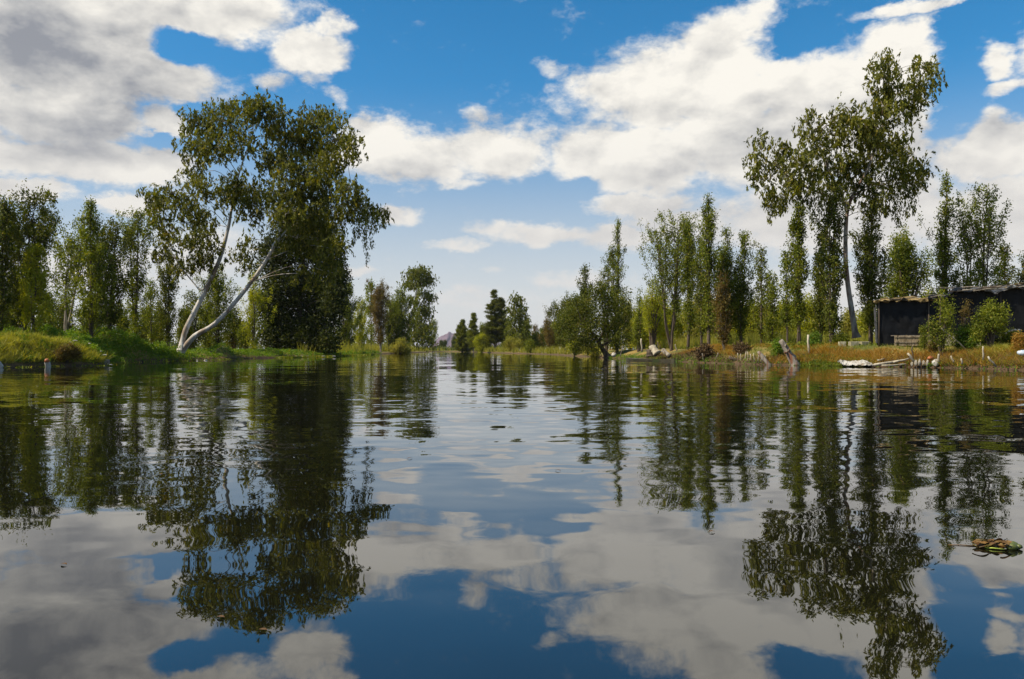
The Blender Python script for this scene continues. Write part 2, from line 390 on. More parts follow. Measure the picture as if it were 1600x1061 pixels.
SH = resample(smooth_path(np.c_[SHORE, np.zeros(len(SHORE))], 8)[:, :2], lambda y: 0.45 if 25 < y < 130 else (1.5 if y < 220 else 3.0))
_rg = np.random.default_rng(3)
_w = np.convolve(_rg.normal(size=len(SH) + 8), np.hanning(9) / 4, 'same')[4:-4]
_t0 = unit(np.gradient(SH, axis=0)); _n0 = np.stack([-_t0[:, 1], _t0[:, 0]], 1)
SH = SH + _n0 * (_w * 0.24)[:, None]
_k = np.ones(25) / 25
_tp = np.pad(SH, ((12, 12), (0, 0)), 'edge'); _sm = np.stack([np.convolve(_tp[:, i], _k, 'valid') for i in (0, 1)], 1)
_t1 = unit(np.gradient(_sm, axis=0)); SN = np.stack([-_t1[:, 1], _t1[:, 0]], 1)       # points to the land


def shore_dist(P):
    """metres inland (negative over the water) for points (n,2)"""
    P = np.atleast_2d(P); out = np.empty(len(P))
    for i in range(0, len(P), 4000):
        q = P[i:i + 4000]; D = ((q[:, None, :] - SH[None]) ** 2).sum(-1); j = D.argmin(1)
        out[i:i + 4000] = np.sqrt(D[np.arange(len(q)), j]) * np.sign(((q - SH[j]) * SN[j]).sum(1))
    return out


_rw = np.random.default_rng(11)
WAVES = [(_rw.uniform(0.25, 2.2), _rw.uniform(0, 6.28), _rw.uniform(0, 6.28)) for _ in range(14)]
# mounds: x, y, rx, ry, height
MOUNDS = [(-31.0, 48.8, 4.6, 4.4, 1.05), (-34.5, 57, 4.0, 5.0, 1.2), (-34.0, 66, 3.4, 4.2, 1.6), (-40, 62, 5, 12, .6), (-29.8, 84, 1.9, 2.2, 1.0), (15.8, 66.5, 2.2, 2.6, 0.35),
          (20.5, 53.0, 2.2, 2.0, 0.2), (30.0, 43.0, 3.0, 2.4, 0.3), (20.0, 60, 4, 4, .2), (24.5, 52.5, 3.0, 2.2, .26), (30, 51, 5.0, 2.4, .30)]


def ground_z(x, y, s=None):
    x = np.atleast_1d(np.asarray(x, float)); y = np.atleast_1d(np.asarray(y, float))
    if s is None: s = shore_dist(np.stack([x, y], 1))
    top = np.where(x > 2, 1.02, 0.62); top = np.where(y > 110, np.maximum(0.5, top - (y - 110) * 0.006), top)
    rise = np.where(x > 2, 3.6, 2.0)
    t = np.clip(s / rise, 0, 1); z = np.where(s < 0, s * 0.3, 0.16 * np.clip(s / 0.25, 0, 1) + (top - 0.16) * (t * t * (3 - 2 * t)))
    b = sum(math.sin(1.0) * 0 + np.sin(k * x + a + 0.5 * np.sin(k * .7 * y + c)) * np.sin(k * y * 0.8 + c) / (1 + k) for k, a, c in WAVES)
    z = z + 0.07 * b * np.clip(s / 0.8, 0, 1) * np.clip(1.2 - y / 400, 0, 1)
    for mx, my, rx, ry, h in MOUNDS:
        q = ((x - mx) / rx) ** 2 + ((y - my) / ry) ** 2
        z = z + h * np.exp(-q * 1.4) * np.clip(s / 1.2, 0, 1)
    return z


def gz(x, y): return float(ground_z(x, y)[0])


def build_ground():
    offs = np.array([-4, -1.5, -0.5, -0.15, 0.0, 0.12, 0.3, 0.6, 1.0, 1.5, 2.1, 2.8, 3.6, 4.6, 6, 8, 11, 15, 22, 34, 60, 120, 300, 900, 3500, 7200])
    n, k = len(SH), len(offs)
    XY = SH[:, None, :] + SN[:, None, :] * offs[None, :, None]
    P = XY.reshape(-1, 2); s = np.tile(offs, n)
    z = ground_z(P[:, 0], P[:, 1], s)
    i = np.arange(n - 1)[:, None] * k; j = np.arange(k - 1)[None]
    Fc = np.stack([i + j, i + j + 1, i + k + j + 1, i + k + j], -1).reshape(-1, 4)[:, ::-1]
    o = link('ground', mesh_np('ground', np.c_[P, z], Fc, ground_mat(), True)); tag(o, kind='structure')
    w = link('water', mesh_np('water', [(-75, -62, 0), (75, -62, 0), (75, 440, 0), (-75, 440, 0)], [(0, 1, 2, 3)], water_mat())); tag(w, kind='structure')
    # far hill
    xs = np.linspace(-1, 1, 90); ys = np.linspace(-1, 1, 40); rg = np.random.default_rng(5)
    D = 6000.0
    px = np.linspace(650, 870, 120)
    prof = 548 - np.interp(px, [650, 670, 680, 686, 692, 698, 700.5, 701.5, 703.5, 705, 709, 714, 722, 735, 760, 800, 870], [548, 545, 535, 527, 524, 521.5, 520.5, 518, 518, 520, 521, 519.5, 518.5, 523, 531, 540, 548])
    prof = prof + rg.uniform(-.35, .35, 120) * (prof > 2)
    V = []; rows = 18
    for r in range(rows):
        u = r / (rows - 1) * 2 - 1
        for c in range(120):
            h = max(prof[c], 0) * (1 - abs(u) ** 1.6) + rg.uniform(0, .8) * (1 - abs(u))
            V.append((X(px[c], D) + u * 18 * rg.uniform(-1, 1), D + u * 380, CAMZ - 9 + h / F * D))
    i = np.arange(rows - 1)[:, None] * 120; j = np.arange(119)[None]
    Fc = np.stack([i + j, i + j + 1, i + 121 + j, i + 120 + j], -1).reshape(-1, 4)
    tag(link('hill', mesh_np('hill', V, Fc, MATS['hazy_hill_rock'], True)), kind='structure')


build_ground()


# ------------------------------------------------------------------ trees
def tree_root(name, label, cat, px, d, group=None, base=None):
    x = X(px, d) if base is None else base
    return thing(name, label, cat, (x, d, gz(x, d) - 0.06), 0, group)


def cluster_leaves(cent, rg, n_leaf, sig, axis, spread, L, W):
    """n_leaf leaves round every cluster centre"""
    n = len(cent) * n_leaf
    C = np.repeat(cent, n_leaf, 0) + rg.normal(size=(n, 3)) * sig
    ax = np.asarray(axis, float) + rg.normal(size=(n, 3)) * spread
    return C, ax, L * rg.uniform(.65, 1.35, n), W * rg.uniform(.7, 1.3, n)


def blob_tree(name, label, cat, px, d, trunks, blobs, leafm, barkm, seed, dens=1.0, r0=0.45, L=0.24, W=0.075, sig=(.34, .34, .36), droop=True, depth=4.5, hang=(), group=None, n_leaf=46, per=15.0, limb_r=0.09, split_limbs=True, fat=1.0):
    """a tree traced from its limbs and leaf masses: trunks are pixel paths, blobs are (px, py, rpx, rpy[, depth])"""
    rg = np.random.default_rng(seed)
    root = tree_root(name, label, cat, px, d, group); base = np.array(root.location)
    nodes = []
    for ti, (path, ra, rb, dy) in enumerate(trunks):
        P = np.array([at(p[0], p[1], d + dy * i / max(1, len(path) - 1)) for i, p in enumerate(path)])
        P = smooth_path(P, 5) - base
        T = Tubes(); R = np.linspace(ra, rb, len(P)); R[0] *= 1.6; R[1] *= 1.25; R[2] *= 1.08
        T.add(P, R, 10, 0.06, seed + ti); link('trunk', T.mesh('trunk', barkm), root)
        nodes += [(p, r) for p, r in zip(P[len(P) // 3:], R[len(P) // 3:])]
    NP = np.array([n[0] for n in nodes]); NR = np.array([n[1] for n in nodes])
    cents = []; T2 = Tubes(); k = 0
    for b in blobs:
        bx, by, rx, ry = b[:4]; w = b[5] if len(b) > 5 else 1.0
        dy = b[4] if len(b) > 4 and b[4] is not None else rg.uniform(-depth, depth * .7)
        c = at(bx, by, d + dy) - base; r = np.array([rx / F * d, (rx + ry) / 2 / F * d * 1.1, ry / F * d]) * fat
        cost = np.linalg.norm(NP - c, axis=1) + 2.0 * np.clip(NP[:, 2] - c[2] + 0.4, 0, None); j = cost.argmin()
        a = NP[j]; mid = (a + c) / 2 + np.array([0, 0, 0.12 * np.linalg.norm(c - a)]) + rg.normal(size=3) * 0.25
        limb = smooth_path([a, mid, c], 4); lr = min(limb_r * (0.6 + 0.12 * r.mean()), NR[j] * 0.8)
        if split_limbs:
            t = Tubes(); t.add(limb, np.linspace(lr, lr * .4, len(limb)), 6, .05, k); link('limb', t.mesh('limb', barkm), root)
        else: T2.add(limb, np.linspace(lr, lr * .4, len(limb)), 5)
        n = max(4, int(per * dens * w * r[0] * r[2] * 0.8))
        u = unit(rg.normal(size=(n, 3))) * (rg.uniform(0, 1, (n, 1)) ** 0.42)
        q = c + u * r * np.array([1, 1, 1]) + rg.normal(size=(n, 3)) * 0.15
        cents.append(q); k += 1
        for e in q[rg.permutation(n)[:max(2, n // 6)]]:
            m2 = (c + e) / 2 + np.array([0, 0, .15]); T2.add(np.array([c, m2, e]), np.array([.028, .018, .006]), 4)
    if T2.V: tag(link('twigs', T2.mesh('twigs', barkm), root), kind='stuff')
    cents = np.vstack(cents)
    keep = rg.uniform(size=len(cents)) > 0.06; cents = cents[keep]
    C, ax, l, wd = cluster_leaves(cents, rg, n_leaf, np.array(sig), (0, 0, -1.0 if droop else .3), .55 if droop else .8, L, W)
    if droop:                                                # leaves strung along short hanging sprays
        ns, nl = max(2, n_leaf // 11), 11
        st = np.repeat(cents, ns, 0) + rg.normal(size=(len(cents) * ns, 3)) * np.array(sig) * 1.25
        dirn = np.array([0, 0, -1.0]) + rg.normal(size=st.shape) * [.42, .42, .30]; ln = rg.uniform(.35, 1.0, (len(st), 1)) * L * 3.0
        q = np.repeat(st, nl, 0); dd = np.repeat(unit(dirn), nl, 0); u = rg.uniform(0, 1, (len(q), 1))
        C = q + dd * u * np.repeat(ln, nl, 0) + rg.normal(size=q.shape) * L * .22; ax = dd + rg.normal(size=q.shape) * .38
        k_ = np.exp(rg.normal(size=len(C)) * .32); l = L * .95 * k_; wd = W * .95 * k_ * rg.uniform(.75, 1.3, len(C))
    H = []
    for (hx, hy, hx2, hy2, nn) in hang:                       # hanging strands
        dy = rg.uniform(-1.5, 1.5); p0 = at(hx, hy, d + dy) - base; p1 = at(hx2, hy2, d + dy) - base
        t = rg.uniform(0, 1, (nn, 1)); H.append(p0 + (p1 - p0) * t + rg.normal(size=(nn, 3)) * (0.10 + .12 * (1 - t)))
    if H:
        H = np.vstack(H); C = np.vstack([C, H]); ax = np.vstack([ax, np.array([0, 0, -1.]) + rg.normal(size=(len(H), 3)) * .3])
        l = np.r_[l, np.full(len(H), L)]; wd = np.r_[wd, np.full(len(H), W)]
    link('crown', leaf_mesh('crown', C, ax, l, wd, leafm, rg), root)
    return root


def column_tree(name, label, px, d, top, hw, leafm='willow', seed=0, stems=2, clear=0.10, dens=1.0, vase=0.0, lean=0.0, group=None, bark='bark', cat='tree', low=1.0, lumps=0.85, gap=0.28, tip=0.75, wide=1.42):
    """an upright willow: steep leafy boughs on one or more stems; hw = half width in photo pixels, vase > 0 opens towards the top"""
    rg = np.random.default_rng(1000 + seed); rnd = random.Random(seed)
    root = tree_root(name, label, cat, px, d, group); H = Z(top, d) - root.location.z; R = hw * wide / F * d
    LX = lean / F * d; tb = Tubes(); C0 = []; S0 = []
    big = 1.0 if d < 110 else (1.5 if d < 200 else 2.1)
    for si in range(stems):
        ang = 2 * math.pi * (si + rnd.uniform(-.35, .35)) / stems; hh = H * (1.0 if si == 0 else rnd.uniform(.66, .95))
        outr = (0.0 if stems == 1 else 1.0) * R * (0.42 + vase * .5); ts = np.linspace(0, 1, 9)
        off = outr * (ts ** 0.75) * (1.0 if si else .35)
        P = np.stack([np.cos(ang) * off + LX * ts ** 1.3 + np.cumsum(rg.normal(size=9)) * .035 * R, np.sin(ang) * off + np.cumsum(rg.normal(size=9)) * .035 * R, hh * ts * .97], 1)
        P[0] = (rnd.uniform(-.12, .12) * (stems > 1), rnd.uniform(-.12, .12), 0)
        rb = max(.045, H * .0105) * (1 if si == 0 else .7)
        tb.add(smooth_path(P, 2), np.linspace(rb * 1.2, rb * .12, 17), 7, .08, si)
        own = R * (1.0 if stems == 1 else 0.66)
        nb = int(dens ** .5 * hh * 4.6 / big ** 1.2) + 10
        whorl = rnd.uniform(0, 6.28)
        for e in range(nb):
            t0 = clear + (0.96 - clear) * (e + rnd.random()) / nb; a2 = whorl + e * 2.4 + rnd.uniform(-.5, .5)
            prof = min(1, (1 - t0) / tip) ** .7 * (.6 + .4 * min(1, (t0 - clear) / .25)) * (1 + vase * .7 * (t0 - .5)) * (low if t0 < .45 else 1)
            knob = 1 + lumps * (.8 * math.sin(t0 * 19 + seed) + .6 * math.sin(t0 * 41 + seed * 2 + si))
            rl = own * prof * max(.22, knob) * rnd.uniform(.40, 1.3) + .12
            if rnd.random() < .10: rl *= 1.5
            dz = rl * rnd.uniform(1.0, 2.2) + .15
            p0 = np.array([np.interp(t0, ts, P[:, 0]), np.interp(t0, ts, P[:, 1]), t0 * hh]); dr = np.array([math.cos(a2), math.sin(a2), 0])
            dz = min(dz, max(.2, H * 1.0 - p0[2]))
            p1 = p0 + dr * rl + [0, 0, dz]; pm = p0 + dr * rl * .68 + [0, 0, dz * .38]
            if gap and rnd.random() < gap * .6: continue
            tb.add(np.array([p0, pm, p1]), np.array([rb * .30, rb * .18, .008]), 4)
            m = max(3, int((3.0 + 3.4 * rl) * dens ** .5)); u = rg.uniform(.22, 1.04, (m, 1)) ** .8
            q = (1 - u) ** 2 * p0 + 2 * u * (1 - u) * pm + u * u * p1
            C0.append(q + rg.normal(size=(m, 3)) * .08 * big); S0.append(np.full(m, rnd.uniform(.7, 1.3)))
    link('trunk', tb.mesh('trunk', MATS[bark]), root)
    C0 = np.vstack(C0); S0 = np.concatenate(S0); k = 17
    C, ax, l, w = cluster_leaves(C0, rg, k, 1.0, (0, 0, .6), .7, .185 * big, .092 * big)
    base = np.repeat(C0, k, 0); C = base + (C - base) * np.array([.15, .15, .22]) * big * np.repeat(S0, k)[:, None]
    C[:, 2] = np.maximum(C[:, 2], .15)
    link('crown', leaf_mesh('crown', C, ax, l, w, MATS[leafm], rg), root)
    return root


def bush(name, label, px, d, top, hw, leafm, seed, cat='bush', group=None, dens=1.0, L=0.15, droop=.0, stems=5, flat=1.0, gap=0.0, depth=None, upright=0.0):
    """leafy shrub or round tree from several lobes with stems inside"""
    rg = np.random.default_rng(3000 + seed)
    root = tree_root(name, label, cat, px, d, group); H = max(.3, Z(top, d) - root.location.z); R = hw / F * d; D = depth or R * .9
    tb = Tubes(); lobes = []
    for i in range(int(5 + 9 * min(1.5, max(H, R) / 4))):
        a = rg.uniform(0, 6.28); rr = R * .74 * math.sqrt(rg.uniform()); zz = H * rg.uniform(.20, .82)
        k = math.sqrt(max(.15, 1 - ((zz / H - .45) / .62) ** 2)) if not upright else 1
        lobes.append((np.array([math.cos(a) * rr * k, math.sin(a) * rr * k * D / R, zz]), R * rg.uniform(.26, .44), H * rg.uniform(.12, .20)))
    lobes.append((np.array([rg.uniform(-.2, .2) * R, 0, H * .86]), R * .3, H * .13))
    C0 = []; rb = max(.012, H * .012)
    for c, r, h in lobes:
        st = np.array([rg.uniform(-.08, .08) * R, rg.uniform(-.08, .08) * R, 0])
        tb.add(smooth_path([st, (st + c) / 2 + [0, 0, .1 * H], c], 3), np.linspace(rb * 1.5, rb * .4, 7), 5, .05, 1)
        n = int(dens * 34 * (r * r + r * h) / max(.25, (L / .15) ** 1.6) / max(.4, min(1, H / 4))) + 8
        n = min(n, 420)
        u = unit(rg.normal(size=(n, 3))) * (rg.uniform(0, 1, (n, 1)) ** .45)
        C0.append(c + u * np.array([r, r * D / R, h * 1.25]))
    link('trunk' if cat == 'tree' else 'stem', tb.mesh('stem', MATS['bark']), root)
    C0 = np.vstack(C0); C0 = C0[rg.uniform(size=len(C0)) > gap]
    C, ax, l, w = cluster_leaves(C0, rg, 22, np.array([1, 1, 1.15]) * L * 1.15, (0, 0, .35 - droop), .8, L, L * .5)
    C[:, 2] = np.maximum(C[:, 2], .03)
    link('crown' if cat == 'tree' else 'foliage', leaf_mesh('foliage', C, ax, l, w, MATS[leafm], rg), root)
    return root


def conifer(label, px, d, top, hw, seed, tops=((0, 1.0),), group=None, leafm='pine'):
    rg = np.random.default_rng(5000 + seed)
    root = tree_root('pine_tree', label, 'tree', px, d, group); H = Z(top, d) - root.location.z; R = hw / F * d * 1.45
    tb = Tubes(); C0 = []; A0 = []
    for (ox, hf) in tops:
        hh = H * hf; x0 = ox / F * d
        tb.add(np.array([[x0 * .1, 0, 0], [x0 * .6, 0, hh * .4], [x0, 0, hh * .97]]), np.array([.32, .2, .03]), 7)
        for i in range(130):
            t = rg.uniform(.14, .98); a = rg.uniform(0, 6.28); rl = R * (1 - t) ** .8 * rg.uniform(.45, 1.2) * (1 if t > .25 else .8) + .25
            p0 = np.array([x0 * min(1, t * 1.4), 0, hh * t]); p1 = p0 + np.array([math.cos(a) * rl, math.sin(a) * rl, rl * .22 - .1])
            tb.add(np.array([p0, (p0 + p1) / 2 + [0, 0, -.1], p1]), np.array([.05, .03, .01]), 4)
            n = int(8 + 10 * rl); u = rg.uniform(.15, 1, (n, 1)) ** .8; C0.append(p0 + (p1 - p0) * u + rg.normal(size=(n, 3)) * [.25, .25, .16])
            A0.append(np.repeat((p1 - p0)[None], n, 0))
    link('trunk', tb.mesh('trunk', MATS['bark_pale']), root)
    C0 = np.vstack(C0); A0 = unit(np.vstack(A0)); m = 9
    C = np.repeat(C0, m, 0) + rg.normal(size=(len(C0) * m, 3)) * [.28, .28, .2]; ax = np.repeat(A0, m, 0) + rg.normal(size=(len(C0) * m, 3)) * .5 + [0, 0, .3]
    link('crown', leaf_mesh('crown', C, ax, .42 * rg.uniform(.7, 1.3, len(C)), .15, MATS[leafm], rg), root)
    return root


# --- the leaning eucalyptus on the grassy bank
def z2(u, v): return 200 + u / 2.412, 140 + v / 2.412


def tb2(L): return [(*z2(b[0], b[1]), b[2] / 2.412, b[3] / 2.412, *(b[4:])) for b in L]


EL = tb2([(262, 130, 58, 58), (250, 230, 52, 50), (350, 120, 66, 74), (372, 60, 34, 34), (455, 75, 60, 52), (545, 100, 66, 58), (500, 50, 40, 28), (330, 215, 60, 54), (420, 190, 62, 52), (600, 180, 76, 74), (690, 120, 60, 60),
          (760, 110, 46, 50), (790, 190, 62, 64), (845, 205, 32, 54), (700, 220, 78, 58), (560, 260, 74, 58), (620, 300, 66, 60), (760, 270, 62, 50), (720, 330, 76, 60), (420, 370, 64, 60), (370, 395, 40, 50), (480, 400, 52, 56),
          (560, 390, 60, 54), (640, 400, 70, 56), (740, 400, 72, 52), (830, 370, 52, 42), (860, 430, 56, 40), (915, 455, 42, 26), (955, 465, 24, 18), (600, 470, 66, 50), (700, 470, 76, 52), (790, 470, 56, 40), (640, 560, 62, 58), (720, 560, 70, 60), (780, 600, 44, 58),
          (85, 395, 30, 28), (130, 410, 42, 40), (190, 400, 42, 36), (115, 480, 42, 50), (150, 540, 44, 42), (230, 450, 50, 52), (280, 370, 42, 50), (250, 330, 34, 44), (290, 500, 46, 50), (240, 560, 42, 40), (130, 620, 40, 32), (200, 660, 54, 36), (280, 640, 46, 44), (310, 590, 40, 40),
          (460, 470, 36, 40), (430, 620, 30, 30), (470, 660, 30, 28), (690, 690, 50, 50, None, .6), (770, 690, 40, 46, None, .6), (460, 560, 36, 26, None, .5)])
tA = [z2(*q) for q in ((200, 985), (218, 905), (290, 760), (345, 640), (378, 520), (392, 440), (412, 340), (440, 250), (470, 170))]
tB = [z2(*q) for q in ((192, 998), (250, 930), (330, 880), (430, 770), (510, 660), (560, 570), (600, 470), (650, 350), (700, 250), (740, 170))]
tC = [z2(*q) for q in ((545, 590), (600, 530), (660, 495), (740, 465), (830, 440), (910, 445))]
tD = [z2(*q) for q in ((318, 700), (280, 755), (240, 720), (180, 640), (140, 560))]
hangL = [(*z2(a, b), *z2(c, e), 150) for a, b, c, e in ((930, 460, 935, 540), (900, 470, 890, 590), (915, 470, 918, 600), (890, 480, 902, 660), (955, 455, 965, 520), (860, 480, 850, 590), (970, 450, 980, 490), (810, 500, 805, 660), (100, 440, 95, 520), (880, 470, 868, 560))]
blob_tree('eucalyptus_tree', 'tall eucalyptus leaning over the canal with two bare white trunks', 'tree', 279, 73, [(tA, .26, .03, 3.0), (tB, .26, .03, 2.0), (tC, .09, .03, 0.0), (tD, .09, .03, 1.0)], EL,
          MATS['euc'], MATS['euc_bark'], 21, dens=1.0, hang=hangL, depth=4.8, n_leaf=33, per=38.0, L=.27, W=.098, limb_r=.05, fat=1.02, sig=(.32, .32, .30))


# --- the tall eucalyptus beside the hut
def z6(u, v): return 1140 + u / 3.03, 70 + v / 3.03


def tb6(L): return [(*z6(b[0], b[1]), b[2] / 3.03, b[3] / 3.03, *(b[4:])) for b in L]


ER = tb6([(740, 90, 56, 50), (735, 160, 66, 60), (760, 230, 60, 58), (730, 300, 70, 52), (690, 280, 36, 30), (900, 110, 52, 40), (962, 95, 26, 40), (960, 170, 26, 50), (900, 190, 64, 58), (860, 260, 60, 52), (835, 340, 44, 40),
          (575, 300, 30, 40), (560, 350, 52, 40), (500, 335, 36, 40), (620, 390, 76, 58), (700, 390, 64, 54), (640, 460, 80, 60), (520, 420, 66, 58), (390, 330, 32, 38), (350, 385, 28, 32), (410, 400, 44, 50), (430, 470, 54, 52),
          (150, 450, 38, 38), (120, 520, 34, 36), (150, 580, 42, 48), (115, 640, 30, 30), (270, 490, 52, 46), (230, 560, 56, 48), (330, 550, 62, 54), (290, 620, 64, 50), (380, 620, 62, 52), (210, 690, 44, 50), (330, 690, 60, 44),
          (460, 560, 64, 54), (540, 560, 62, 60), (600, 600, 72, 58), (560, 680, 60, 40), (470, 660, 56, 44), (640, 660, 50, 44), (660, 540, 66, 60), (740, 480, 62, 56), (800, 440, 46, 44), (810, 510, 58, 50), (850, 580, 62, 52), (905, 590, 30, 60),
          (760, 580, 58, 56, None, .7), (800, 660, 64, 48, None, .6), (720, 660, 48, 44, None, .6), (860, 660, 40, 44, None, .6), (640, 760, 50, 44, None, .8), (700, 790, 44, 40, None, .7)])
tR = [(1338, 528), (1333, 500), (1323, 430), (1321, 380), (1324, 330), (1336, 298), (1354, 268), (1373, 215), (1388, 160), (1386, 110)]
tR3 = [(1324, 330), (1312, 300), (1290, 255), (1272, 215)]
tR4 = [(1325, 318), (1290, 305), (1250, 288), (1215, 262), (1190, 245)]
tR5 = [(1330, 310), (1360, 288), (1400, 280), (1430, 268)]
hangR = [(*z6(a, b), *z6(c, e), 170) for a, b, c, e in ((175, 690, 165, 770), (195, 720, 190, 840), (220, 720, 215, 810), (245, 720, 240, 810), (260, 700, 262, 790), (430, 690, 432, 790), (385, 700, 392, 880), (750, 660, 745, 810), (780, 660, 775, 830), (800, 690, 800, 860), (840, 690, 838, 820), (870, 660, 872, 800), (915, 600, 918, 680), (720, 700, 720, 780), (890, 560, 900, 670))]
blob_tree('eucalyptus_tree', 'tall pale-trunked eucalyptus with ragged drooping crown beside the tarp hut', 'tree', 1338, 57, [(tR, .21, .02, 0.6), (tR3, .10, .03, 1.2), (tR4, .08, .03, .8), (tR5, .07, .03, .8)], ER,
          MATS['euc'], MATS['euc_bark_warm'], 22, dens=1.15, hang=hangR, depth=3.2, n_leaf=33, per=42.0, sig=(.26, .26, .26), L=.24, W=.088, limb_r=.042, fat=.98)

# --- dense dark tree behind the leaning eucalyptus
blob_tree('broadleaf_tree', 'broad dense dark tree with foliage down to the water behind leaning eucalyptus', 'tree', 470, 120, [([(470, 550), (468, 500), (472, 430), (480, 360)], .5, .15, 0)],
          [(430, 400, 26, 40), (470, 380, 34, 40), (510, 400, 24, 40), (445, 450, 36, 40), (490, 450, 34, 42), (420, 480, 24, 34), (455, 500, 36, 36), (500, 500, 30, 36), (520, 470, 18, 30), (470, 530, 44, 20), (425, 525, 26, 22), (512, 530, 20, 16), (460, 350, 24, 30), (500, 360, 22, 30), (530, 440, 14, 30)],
          MATS['dark_crown'], MATS['bark'], 23, dens=1.0, L=.42, W=.22, sig=(.55, .55, .5), depth=3.0, n_leaf=34, per=17, droop=False, split_limbs=False)

